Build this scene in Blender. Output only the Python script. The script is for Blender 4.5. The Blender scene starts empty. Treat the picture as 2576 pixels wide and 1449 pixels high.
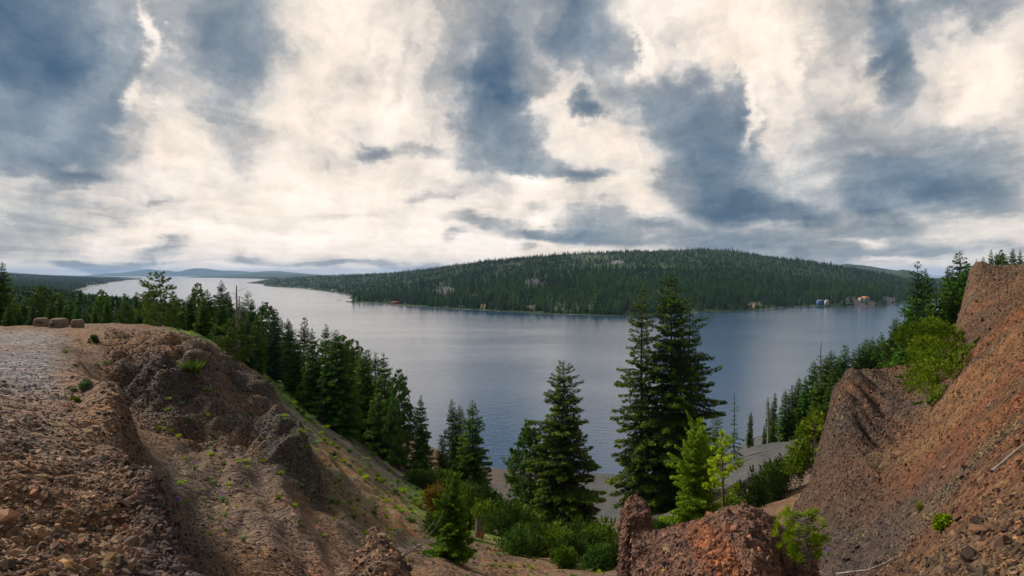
import bpy, math, random
import numpy as np
from mathutils import Vector, Matrix

# ------------------------------------------------------------------ camera
sc = bpy.context.scene
C = sc.collection
H = 60.0            # eye height over the lake
F = 1839.0          # focal length measured on a 2576 wide survey of the view
HX, HY = 1288.0, 690.0
cam_d = bpy.data.cameras.new('camera')
cam = bpy.data.objects.new('camera', cam_d)
C.objects.link(cam)
cam.location = (0, 0, H)
cam.rotation_euler = (math.radians(90), 0, 0)
cam_d.sensor_width = 36
cam_d.lens = 36 * F / 2576
cam_d.shift_y = (HY - 724.5) / 2576
cam_d.clip_start = 0.1
cam_d.clip_end = 80000
sc.camera = cam

def at(px, py, d):
    return Vector(((px - HX) / F * d, d, H + (HY - py) / F * d))

def lin(c):
    if isinstance(c, str):
        c = tuple(int(c[i:i + 2], 16) for i in (0, 2, 4))
    o = []
    for v in c[:3]:
        v = v / 255.0
        o.append(v / 12.92 if v <= 0.04045 else ((v + 0.055) / 1.055) ** 2.4)
    return tuple(o)

# ------------------------------------------------------------------ colour management
sc.view_settings.view_transform = 'Standard'
sc.view_settings.look = 'None'
sc.view_settings.exposure = 0.0
sc.view_settings.gamma = 1
sc.view_settings.use_curve_mapping = False
sc.cycles.max_bounces = 6
sc.cycles.diffuse_bounces = 2
sc.cycles.glossy_bounces = 3
sc.cycles.transmission_bounces = 3
sc.cycles.transparent_max_bounces = 6
sc.cycles.volume_bounces = 1
sc.cycles.use_denoising = True
sc.cycles.use_adaptive_sampling = True

# ------------------------------------------------------------------ node helpers
class NT:
    def __init__(s, tree):
        s.t = tree; s.n = tree.nodes; s.l = tree.links
    def new(s, typ, **kw):
        n = s.n.new(typ)
        for k, v in kw.items():
            setattr(n, k, v)
        return n
    def link(s, a, b): s.l.new(a, b)
    def put(s, sock, v):
        if hasattr(v, 'default_value') or isinstance(v, bpy.types.NodeSocket): s.l.new(v, sock)
        else:
            if sock.type == 'RGBA' and len(v) == 3: v = (*v, 1)
            sock.default_value = v
    def math(s, op, a, b=None, c=None, clamp=False):
        n = s.new('ShaderNodeMath', operation=op); n.use_clamp = clamp
        s.put(n.inputs[0], a)
        if b is not None: s.put(n.inputs[1], b)
        if c is not None: s.put(n.inputs[2], c)
        return n.outputs[0]
    def vmath(s, op, a, b=None, scale=None):
        n = s.new('ShaderNodeVectorMath', operation=op)
        s.put(n.inputs[0], a)
        if b is not None: s.put(n.inputs[1], b)
        if scale is not None: s.put(n.inputs['Scale'], scale)
        return n.outputs['Value'] if op in ('LENGTH', 'DOT_PRODUCT', 'DISTANCE') else n.outputs[0]
    def noise(s, vec, scale, detail=4, rough=0.55, dist=0.0, color=False):
        n = s.new('ShaderNodeTexNoise')
        s.put(n.inputs['Vector'], vec)
        n.inputs['Scale'].default_value = scale; n.inputs['Detail'].default_value = detail
        n.inputs['Roughness'].default_value = rough; n.inputs['Distortion'].default_value = dist
        return n.outputs['Color'] if color else n.outputs['Fac']
    def voro(s, vec, scale, feature='F1', out='Distance', rand=1.0):
        n = s.new('ShaderNodeTexVoronoi', feature=feature)
        s.put(n.inputs['Vector'], vec); n.inputs['Scale'].default_value = scale
        n.inputs['Randomness'].default_value = rand
        return n.outputs[out]
    def ramp(s, fac, stops, interp='LINEAR'):
        n = s.new('ShaderNodeValToRGB'); cr = n.color_ramp; cr.interpolation = interp
        while len(cr.elements) < len(stops): cr.elements.new(0.5)
        for e, (p, c) in zip(cr.elements, stops):
            e.position = p
            e.color = (*c, 1) if not isinstance(c, (int, float)) else (c, c, c, 1)
        s.put(n.inputs[0], fac)
        return n.outputs[0]
    def mix(s, fac, a, b, blend='MIX'):
        n = s.new('ShaderNodeMix', data_type='RGBA', blend_type=blend)
        s.put(n.inputs[0], fac); s.put(n.inputs[6], a); s.put(n.inputs[7], b)
        return n.outputs[2]
    def maprange(s, v, a, b, c=0.0, d=1.0, kind='LINEAR'):
        n = s.new('ShaderNodeMapRange', interpolation_type=kind)
        s.put(n.inputs[0], v)
        for i, q in enumerate((a, b, c, d)): s.put(n.inputs[1 + i], q)
        return n.outputs[0]
    def mapping(s, vec, loc=(0, 0, 0), rot=(0, 0, 0), scale=(1, 1, 1), typ='POINT'):
        n = s.new('ShaderNodeMapping', vector_type=typ)
        s.put(n.inputs[0], vec)
        n.inputs[1].default_value = loc; n.inputs[2].default_value = rot; n.inputs[3].default_value = scale
        return n.outputs[0]

def new_mat(name):
    m = bpy.data.materials.new(name); m.use_nodes = True
    t = NT(m.node_tree)
    for n in list(t.n): t.n.remove(n)
    out = t.new('ShaderNodeOutputMaterial')
    return m, t, out

# ------------------------------------------------------------------ sun
SUN_AZ, SUN_EL = math.radians(-62), math.radians(38)
sun_d = bpy.data.lights.new('sun', 'SUN'); sun_d.energy = 4.9; sun_d.angle = math.radians(11)
sun_d.color = (1.0, 0.93, 0.84)
sun = bpy.data.objects.new('sun', sun_d); C.objects.link(sun)
sdir = Vector((math.sin(SUN_AZ) * math.cos(SUN_EL), math.cos(SUN_AZ) * math.cos(SUN_EL), math.sin(SUN_EL)))
sun.rotation_euler = (-sdir).to_track_quat('-Z', 'Y').to_euler()

# ------------------------------------------------------------------ sky: Nishita daylight seen through banks of cloud
W = bpy.data.worlds.new('World'); sc.world = W; W.use_nodes = True
t = NT(W.node_tree)
for n in list(t.n): t.n.remove(n)
wout = t.new('ShaderNodeOutputWorld'); bg = t.new('ShaderNodeBackground'); t.link(bg.outputs[0], wout.inputs[0])
sky = t.new('ShaderNodeTexSky', sky_type='NISHITA'); sky.sun_disc = False
sky.sun_elevation = SUN_EL; sky.sun_rotation = SUN_AZ
sky.altitude = 1500
tc = t.new('ShaderNodeTexCoord'); d = tc.outputs['Generated']
sep = t.new('ShaderNodeSeparateXYZ'); t.link(d, sep.inputs[0])
X, Y, Z = sep.outputs
az = t.math('MULTIPLY', t.math('ARCTAN2', X, Y), 180 / math.pi)
el = t.math('MULTIPLY', t.math('ARCSINE', Z), 180 / math.pi)
comb = t.new('ShaderNodeCombineXYZ'); t.link(az, comb.inputs[0]); t.link(el, comb.inputs[1])
ang = comb.outputs[0]
# cloud sheet coordinates (flat layer overhead) for perspective-true detail
zz = t.math('ADD', t.math('MAXIMUM', Z, 0.0), 0.11)
cp = t.new('ShaderNodeCombineXYZ'); t.link(t.math('DIVIDE', X, zz), cp.inputs[0]); t.link(t.math('DIVIDE', Y, zz), cp.inputs[1])
sheet = cp.outputs[0]
w1 = t.noise(sheet, 1.3, 6, 0.6, color=True)
w2 = t.noise(ang, 0.16, 7, 0.62, color=True)
wamp = t.maprange(el, 1, 14, 0.25, 1.0)
warp = t.vmath('ADD', t.vmath('SCALE', t.vmath('SUBTRACT', w1, (0.5, 0.5, 0.5)), scale=5.0),
               t.vmath('SCALE', t.vmath('SUBTRACT', w2, (0.5, 0.5, 0.5)), scale=8.5))
warp = t.vmath('SCALE', warp, scale=wamp)
q = t.vmath('ADD', ang, warp)
BL = [
 # px, py, rx, ry, rot(ccw), colour, inner hardness, amount
 # left cloud bank
 (120,130,490,400,0,(122,142,168),.2,1),(40,120,330,260,0,(70,98,128),.1,.9),(300,90,130,160,0,(138,156,174),.2,.8),
 (590,110,220,250,-8,(136,152,172),.15,1),(590,300,150,160,0,(176,180,188),.1,.8),(20,330,300,150,0,(112,130,156),.2,.8),
 (230,250,90,160,-10,(140,158,176),.1,.7),
 (330,225,20,40,0,(170,180,186),.1,.3),(120,360,200,90,12,(120,140,168),.2,.8),(180,452,120,36,14,(118,136,162),.1,.8),
 (60,440,110,40,0,(140,152,168),.2,.7),
 (402,55,20,85,6,(246,236,224),.4,1),(425,120,22,60,30,(215,212,210),.2,.7),
 (420,330,110,150,-20,(246,232,218),.3,.95),(350,250,36,110,-28,(236,226,214),.3,.9),(500,380,120,90,0,(240,228,218),.2,.85),
 (545,300,24,90,0,(170,178,188),.1,.6),(700,350,150,40,0,(176,178,186),.1,.7),(480,190,70,70,20,(190,192,196),.1,.6),
 (80,490,190,36,6,(206,206,202),.2,.85),(180,420,36,22,20,(214,212,208),.2,.8),(60,590,200,100,0,(178,188,192),.3,.9),
 (240,560,200,60,10,(206,206,202),.2,.8),(460,440,50,32,30,(214,210,226),.3,.8),(395,478,22,14,20,(190,196,228),.3,.8),
 (400,505,100,22,14,(176,182,188),.2,.8),(330,540,100,16,8,(182,186,190),.2,.6),(440,580,270,36,3,(246,238,226),.2,.9),
 (300,600,70,20,10,(236,230,220),.2,.8),
 (400,628,100,22,14,(150,166,190),.2,.85),(300,664,170,13,3,(128,148,184),.2,.9),(190,667,90,12,0,(96,130,182),.1,.9),
 (330,682,260,9,1,(238,230,214),.2,.95),(620,650,70,22,0,(150,158,176),.2,.8),(640,672,140,8,0,(244,236,222),.2,.9),
 (860,664,230,9,-2,(146,156,178),.2,.9),(1050,668,160,7,-2,(150,160,178),.2,.9),(700,683,500,6,0,(240,232,216),.3,.9),
 # centre
 (830,300,210,330,0,(240,226,214),.3,.95),(790,120,60,160,0,(232,216,204),.1,.7),(960,280,130,110,0,(253,244,234),.2,.95),(1010,60,120,80,0,(250,240,230),.2,.9),
 (860,170,46,50,60,(214,200,196),.1,.8),(990,60,36,24,0,(216,206,202),.1,.7),(960,130,26,60,-15,(222,208,202),.1,.7),(1040,90,20,50,10,(196,192,198),.1,.8),
 (700,480,220,70,0,(238,226,214),.2,.8),(900,500,200,50,0,(250,240,228),.2,.8),(640,520,60,70,20,(224,214,206),.1,.7),
 (800,545,120,12,0,(196,194,194),.2,.7),(560,560,150,14,3,(214,206,200),.2,.7),
 (930,398,64,30,-12,(136,150,174),.2,.9),(1055,395,110,24,4,(176,178,186),.2,.9),(1120,340,60,40,-25,(244,232,222),.2,.7),
 (1100,500,110,18,4,(160,168,180),.2,.7),(1150,470,180,14,3,(206,200,198),.2,.5),
 (1050,598,470,62,2,(255,250,240),.3,1),(1150,585,40,12,0,(150,158,174),.2,.85),(1330,622,22,8,0,(150,160,176),.3,.8),
 # central dark column
 (1235,180,160,350,4,(112,132,158),.1,1),(1245,240,70,110,0,(84,110,140),.1,.9),(1160,80,60,90,0,(188,186,192),.2,.8),(1130,170,40,160,-4,(206,196,194),.1,.6),
 (1480,60,190,200,-6,(114,134,162),.08,1),(1325,90,26,150,16,(160,172,180),.3,.85),(1390,160,26,80,26,(206,202,202),.2,.85),
 (1430,195,56,12,-20,(224,216,210),.2,.8),(1360,270,40,50,-25,(236,226,216),.3,.95),(1420,260,30,70,10,(232,222,212),.2,.85),(1490,245,66,22,-38,(234,224,214),.3,.9),
 (1465,275,60,46,-10,(122,142,168),.2,.95),(1240,345,130,70,-6,(118,136,162),.3,.95),(1320,400,150,56,-14,(120,138,162),.3,.95),
 (1440,440,120,34,-12,(128,146,168),.2,.9),(1180,410,60,30,0,(150,160,176),.2,.8),
 (1500,360,130,52,-14,(250,238,226),.3,1),(1600,430,90,70,-8,(246,234,224),.3,.9),(1330,470,110,34,-8,(248,238,228),.3,.9),
 # right
 (1560,250,60,80,0,(170,178,188),.1,.7),(1620,100,24,110,-8,(250,240,230),.3,1),(1590,250,14,60,-8,(240,228,218),.3,.9),
 (1870,120,260,190,0,(244,230,218),.35,1),(1690,90,30,70,0,(186,188,194),.2,.8),(1760,230,120,30,18,(236,224,214),.2,.8),
 (1660,240,130,80,0,(140,156,178),.3,.95),(1770,290,210,80,-18,(144,158,180),.35,.95),(1830,250,60,30,30,(178,182,190),.2,.7),
 (1800,410,190,200,0,(112,132,160),.08,1),(1700,440,60,60,0,(140,156,174),.2,.8),(1860,380,30,90,6,(160,172,184),.1,.6),
 (1900,250,26,150,-22,(250,240,230),.3,.95),(1960,330,70,100,-15,(240,228,218),.3,.9),(2010,120,40,160,10,(250,238,228),.2,.8),(2100,80,70,120,0,(222,210,204),.2,.8),
 (2300,30,330,110,0,(158,170,182),.1,.8),(2245,70,95,200,4,(120,140,170),.15,1),(2380,10,220,50,0,(146,164,182),.3,.95),(2320,50,50,50,0,(186,190,194),.2,.7),
 (2180,200,60,170,12,(244,232,222),.2,.85),(2120,300,150,70,0,(228,218,212),.2,.8),(2350,200,70,110,0,(206,200,200),.2,.7),
 (2460,210,120,190,-22,(252,242,232),.3,1),(2330,320,190,56,0,(190,192,194),.2,.85),(2560,300,60,90,0,(236,226,218),.2,.8),
 (2100,330,60,60,0,(198,196,200),.2,.6),(2060,380,170,110,-30,(196,198,200),.2,.85),
 (1900,470,170,70,-8,(150,162,178),.3,.8),
 (2290,400,420,120,0,(170,178,188),.1,.8),(2120,330,200,90,0,(180,184,192),.1,.7),(2290,465,360,140,0,(114,134,162),.15,1),(2370,480,190,46,-4,(84,108,142),.1,.95),(2215,560,110,46,-30,(86,110,144),.2,.95),(2480,510,160,56,-4,(130,146,168),.2,.8),
 (1835,520,140,48,0,(84,108,140),.25,1),(1990,535,150,36,-6,(96,118,148),.25,1),(1790,470,80,70,10,(104,124,154),.2,.85),
 (2060,440,80,70,-20,(190,194,196),.2,.7),
 # mid tones inside the bright areas
 (760,60,70,40,20,(214,204,200),.1,.6),(700,230,50,90,10,(214,206,202),.1,.5),(840,420,110,16,8,(212,206,204),.1,.6),(620,440,60,16,10,(206,200,202),.1,.5),(920,330,30,60,-10,(222,212,206),.1,.6),(1000,210,24,70,-12,(206,200,202),.1,.7),(1060,250,24,60,10,(200,198,204),.1,.7),(1090,330,30,40,0,(190,190,198),.1,.6),
 (560,500,70,12,10,(208,204,202),.1,.6),(680,560,90,9,4,(206,202,200),.1,.6),(760,520,70,10,6,(210,204,202),.1,.5),(900,540,90,9,2,(214,208,204),.1,.6),(500,540,60,9,8,(204,202,200),.1,.6),(240,520,120,10,6,(186,190,194),.1,.6),(540,610,60,12,4,(212,206,202),.1,.5),(700,620,70,9,2,(216,210,206),.1,.5),(1200,520,90,8,2,(190,190,194),.1,.6),(1280,480,60,8,-4,(196,194,196),.1,.6),
 (1730,60,36,60,0,(190,192,198),.1,.6),(1820,200,40,26,20,(214,206,204),.1,.6),(1980,240,30,70,-14,(206,200,202),.1,.7),(2060,180,26,90,6,(196,196,202),.1,.6),(2140,110,20,90,8,(206,202,204),.1,.6),(2260,260,70,30,0,(196,196,200),.1,.6),(2420,330,50,24,0,(206,202,202),.1,.6),(2160,380,90,20,0,(204,202,204),.1,.6),(2000,460,60,26,10,(178,184,190),.1,.6),(1560,330,40,14,-10,(216,208,204),.1,.6),(1640,340,40,30,0,(206,202,204),.1,.6),
 # lower band
 (1230,558,130,26,-4,(150,160,176),.2,.9),(1500,560,130,56,6,(158,166,178),.25,.95),(1420,592,250,26,-3,(128,142,164),.25,1),
 (1600,522,60,16,4,(242,230,220),.3,.95),(1640,570,90,30,4,(132,146,168),.2,.9),(1330,520,90,30,10,(226,218,210),.1,.8),
 (1345,535,44,12,16,(156,164,178),.2,.8),(1510,505,50,9,-20,(236,228,220),.2,.7),(1355,570,36,9,0,(226,220,212),.2,.7),
 (1950,600,520,50,0,(150,160,174),.3,1),(2220,640,460,40,0,(150,160,176),.3,.95),
 (2170,606,70,10,-12,(230,222,208),.3,1),(2110,600,70,8,-4,(214,210,200),.2,.9),(2430,595,160,56,0,(204,204,200),.3,.95),
 (2320,632,120,18,-3,(152,162,180),.2,.9),(2300,664,190,10,-3,(232,226,210),.3,1),(2480,655,160,26,0,(222,216,204),.3,.85),(2390,690,120,10,0,(206,204,204),.3,.8),
]
# the banks are painted on an azimuth/elevation table, split into a few smooth profiles
# along each axis, and read back through curve nodes
AZ0, AZ1, EL0, EL1 = -40.0, 40.0, -1.0, 24.0
NA, NE = 150, 96
ga = np.linspace(AZ0, AZ1, NA); ge = np.linspace(EL0, EL1, NE)
GA, GE = np.meshgrid(ga, ge)
tt = np.clip(GE / 30, 0, 1)[..., None]
img = (1 - tt) * np.array([236, 228, 216.]) + tt * np.array([222, 214, 208.])
for (px, py, rx, ry, rot, colr, hard, amt) in BL:
    a0 = math.atan((px - HX) / F); e0 = math.degrees(math.atan(-(py - HY) / F * math.cos(a0)))
    ca = math.cos(a0); rxd = math.degrees(rx / F) * ca * ca; ryd = math.degrees(ry / F) * ca
    dx = GA - math.degrees(a0); dy = GE - e0; r_ = math.radians(rot)
    u = (dx * math.cos(r_) + dy * math.sin(r_)) / rxd; v = (-dx * math.sin(r_) + dy * math.cos(r_)) / ryd
    f_ = np.clip((1.15 - np.hypot(u, v)) / (1.15 - hard), 0, 1); f_ = (f_ * f_ * (3 - 2 * f_) * amt)[..., None]
    img = img * (1 - f_) + f_ * np.array(colr, float)
img /= 255.0
Lum = img.mean(axis=2); Dif = (img[..., 0] - img[..., 2])
sepq = t.new('ShaderNodeSeparateXYZ'); t.link(q, sepq.inputs[0])
ua = t.maprange(sepq.outputs[0], AZ0, AZ1, 0, 1); ue = t.maprange(sepq.outputs[1], EL0, EL1, 0, 1)
def curve3(inp, cols, xs):
    n = t.new('ShaderNodeRGBCurve'); m = n.mapping; m.use_clip = False
    cb = t.new('ShaderNodeCombineColor')
    for k in range(3): t.link(inp, cb.inputs[k])
    t.link(cb.outputs[0], n.inputs['Color'])
    for k in range(3):
        c = m.curves[k]
        y = cols[k]
        c.points[0].location = (xs[0], float(y[0])); c.points[1].location = (xs[-1], float(y[-1]))
        for x_, y_ in zip(xs[1:-1], y[1:-1]): c.points.new(float(x_), float(y_))
    m.update()
    return n.outputs[0]
def lowrank(M, rank, NP=1):
    m0 = M.mean(); U, S, Vt = np.linalg.svd(M - m0, full_matrices=False)
    tot = None
    for k in range(0, rank, 3):
        us = []; vs = []; sc3 = []
        for j in range(k, k + 3):
            u = U[:, j] * math.sqrt(S[j]); v = Vt[j] * math.sqrt(S[j])
            au, av = np.abs(u).max(), np.abs(v).max()
            us.append(u / au * 0.5 + 0.5); vs.append(v / av * 0.5 + 0.5); sc3.append(4 * au * av)
        cu = curve3(ue, us, np.linspace(0, 1, NE)); cv = curve3(ua, vs, np.linspace(0, 1, NA))
        pr = t.vmath('MULTIPLY', t.vmath('SUBTRACT', cu, (.5, .5, .5)), t.vmath('SUBTRACT', cv, (.5, .5, .5)))
        dt = t.vmath('DOT_PRODUCT', pr, tuple(float(x) for x in sc3))
        tot = t.math('ADD', dt, float(m0) if tot is None else tot)
    return tot
Lf = lowrank(Lum, 24); Df = lowrank(Dif, 6)
gen = t.noise(sheet, 0.55, 5, 0.55)
Lg = t.maprange(gen, 0.34, 0.62, 0.42, 0.78); 
inview = t.math('MULTIPLY', t.maprange(t.math('ABSOLUTE', az), 44, 37, 0, 1, 'SMOOTHSTEP'), t.maprange(el, 27, 22.5, 0, 1, 'SMOOTHSTEP'))
def fmix(f, a, b):
    return t.math('ADD', t.math('MULTIPLY', b, f), t.math('MULTIPLY', a, t.math('SUBTRACT', 1.0, f)))
Lf = fmix(inview, Lg, Lf)
Df = fmix(inview, t.maprange(Lg, 0.6, 0.95, -0.12, 0.08), Df)
# billows: soft lumps whose edges sharpen where bright and dark banks meet
nb = t.noise(t.vmath('ADD', ang, t.vmath('SCALE', w2, scale=4.0)), 0.26, 7, 0.62, 0.2)
nc = t.noise(t.vmath('MULTIPLY', t.vmath('ADD', sheet, t.vmath('SCALE', w1, scale=0.35)), (1.0, 0.5, 1)), 2.6, 7, 0.6, 0.3)
tex = t.math('SUBTRACT', t.math('ADD', t.math('MULTIPLY', nb, 0.5), t.math('MULTIPLY', nc, 0.5)), 0.5)
big_ = t.math('SUBTRACT', t.noise(t.vmath('ADD', ang, t.vmath('SCALE', w2, scale=6.0)), 0.10, 5, 0.6, 0.4), 0.5)
Lw = t.math('ADD', t.math('ADD', Lf, t.math('MULTIPLY', tex, 0.66)), t.math('MULTIPLY', big_, 0.42))
cv = t.new('ShaderNodeFloatCurve')
mp = cv.mapping; mp.use_clip = False; c0 = mp.curves[0]
c0.points[0].location = (0.0, 0.22); c0.points[1].location = (1.0, 1.0)
for a_, b_ in ((.35, .36), (.5, .47), (.62, .575), (.72, .69), (.80, .815), (.90, .925)): c0.points.new(a_, b_)
mp.update(); t.link(Lw, cv.inputs['Value'])
Lf = t.math('MINIMUM', t.math('MAXIMUM', cv.outputs[0], 0.3), 1.03)
Dr = t.maprange(Lf, 0.38, 0.92, -0.17, 0.15)
Df = t.math('ADD', t.math('MULTIPLY', Df, 0.35), t.math('MULTIPLY', Dr, 0.62))
rg = t.new('ShaderNodeCombineXYZ')
hd = t.math('MULTIPLY', Df, 0.5)
t.link(t.math('POWER', t.math('ADD', Lf, hd), 2.2), rg.inputs[0])
t.link(t.math('POWER', Lf, 2.2), rg.inputs[1])
t.link(t.math('POWER', t.math('SUBTRACT', Lf, hd), 2.2), rg.inputs[2])
c10 = t.vmath('SCALE', rg.outputs[0], scale=10.4)
fin = t.mix(0.04, c10, sky.outputs[0])
t.link(fin, bg.inputs[0]); bg.inputs[1].default_value = 0.1
W.cycles.sampling_method = 'MANUAL'; W.cycles.sample_map_resolution = 512
# ------------------------------------------------------------------ numpy noise
def _hash(ix, iy, iz, seed):
    h = (ix.astype(np.int64) * 374761393 + iy.astype(np.int64) * 668265263 + iz.astype(np.int64) * 2147483647 % 1000003 + seed * 974711)
    h = (h ^ (h >> 13)) * 1274126177
    h = h & 0x7fffffff
    h = (h ^ (h >> 16)) & 0xffff
    return h / 65535.0
def vnoise(x, y, z=None, seed=0):
    if z is None: z = np.zeros_like(x)
    xi, yi, zi = np.floor(x), np.floor(y), np.floor(z)
    fx, fy, fz = x - xi, y - yi, z - zi
    fx = fx * fx * (3 - 2 * fx); fy = fy * fy * (3 - 2 * fy); fz = fz * fz * (3 - 2 * fz)
    r = 0
    for a in (0, 1):
        for b in (0, 1):
            for c in (0, 1):
                w = (fx if a else 1 - fx) * (fy if b else 1 - fy) * (fz if c else 1 - fz)
                r = r + w * _hash(xi + a, yi + b, zi + c, seed)
    return r * 2 - 1
def fbm(x, y, z=None, seed=0, oct=4, gain=0.5):
    r = 0; a = 1.0; s = 0
    for o in range(oct):
        r = r + a * vnoise(x * 2 ** o + 17.3 * o, y * 2 ** o - 9.1 * o, None if z is None else z * 2 ** o, seed + o)
        s += a; a *= gain
    return r / s

def grid_mesh(name, V, nr, nc, mat=None, attrs=None, smooth=True):
    me = bpy.data.meshes.new(name)
    idx = np.arange(nr * nc).reshape(nr, nc)
    Fq = np.stack([idx[:-1, :-1], idx[:-1, 1:], idx[1:, 1:], idx[1:, :-1]], -1).reshape(-1, 4)
    return raw_mesh(name, V.reshape(-1, 3), Fq, mat, attrs, smooth)
def raw_mesh(name, V, Fq, mat=None, attrs=None, smooth=False, link=True):
    me = bpy.data.meshes.new(name)
    V = np.ascontiguousarray(V, dtype=np.float32); Fq = np.ascontiguousarray(Fq, dtype=np.int32)
    n = Fq.shape[1]
    me.vertices.add(len(V)); me.vertices.foreach_set('co', V.ravel())
    me.loops.add(Fq.size); me.loops.foreach_set('vertex_index', Fq.ravel())
    me.polygons.add(len(Fq)); me.polygons.foreach_set('loop_start', np.arange(0, Fq.size, n, dtype=np.int32))
    me.update(calc_edges=True)
    if smooth: me.polygons.foreach_set('use_smooth', np.ones(len(Fq), dtype=bool))
    for k, v in (attrs or {}).items():
        v = np.asarray(v, dtype=np.float32)
        if v.ndim == 1:
            a = me.attributes.new(k, 'FLOAT', 'POINT'); a.data.foreach_set('value', v)
        else:
            a = me.attributes.new(k, 'FLOAT_COLOR', 'POINT')
            a.data.foreach_set('color', np.concatenate([v, np.ones((len(v), 1), np.float32)], 1).ravel())
    if mat: me.materials.append(mat)
    if not link: return me
    o = bpy.data.objects.new(name, me); C.objects.link(o)
    return o
def tag(o, label=None, cat=None, group=None, kind=None):
    if label: o['label'] = label
    if cat: o['category'] = cat
    if group: o['group'] = group
    if kind: o['kind'] = kind
    return o

def smooth01(v, a, b):
    s_ = np.clip((v - a) / (b - a), 0, 1); return s_ * s_ * (3 - 2 * s_)

# ------------------------------------------------------------------ height fields
# every landform is surveyed as columns: bearing -> list of (distance, apparent height), and interpolated
class Land:
    def __init__(s, cols, sx=150.0, sd=3.2, dmin=3.0):
        P = []; v = []
        for px, lst in cols.items():
            for d_, py in lst:
                P.append((px / sx, math.log(d_) * sd)); v.append(py)
        P = np.array(P); v = np.array(v, float)
        s.sx, s.sd, s.P = sx, sd, P
        A = np.linalg.norm(P[:, None] - P[None], axis=2)
        n = len(P); M = np.zeros((n + 3, n + 3)); M[:n, :n] = A
        Q = np.concatenate([P, np.ones((n, 1))], 1); M[:n, n:] = Q; M[n:, :n] = Q.T
        s.w = np.linalg.solve(M, np.concatenate([v, np.zeros(3)]))
    def py(s, px, ld):
        q = np.stack([np.ravel(px) / s.sx, np.ravel(ld) * s.sd], 1); n = len(s.P); out = np.empty(len(q))
        for i in range(0, len(q), 20000):
            c = q[i:i + 20000]
            D = np.sqrt((c[:, None, 0] - s.P[None, :, 0]) ** 2 + (c[:, None, 1] - s.P[None, :, 1]) ** 2)
            out[i:i + 20000] = D @ s.w[:n] + c @ s.w[n:n + 2] + s.w[n + 2]
        return out.reshape(np.shape(px))
    def z0(s, x, y):
        x = np.asarray(x, float); y = np.asarray(y, float)
        px = x / y * F + HX
        return H + (HY - s.py(px, np.log(y))) / F * y

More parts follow.
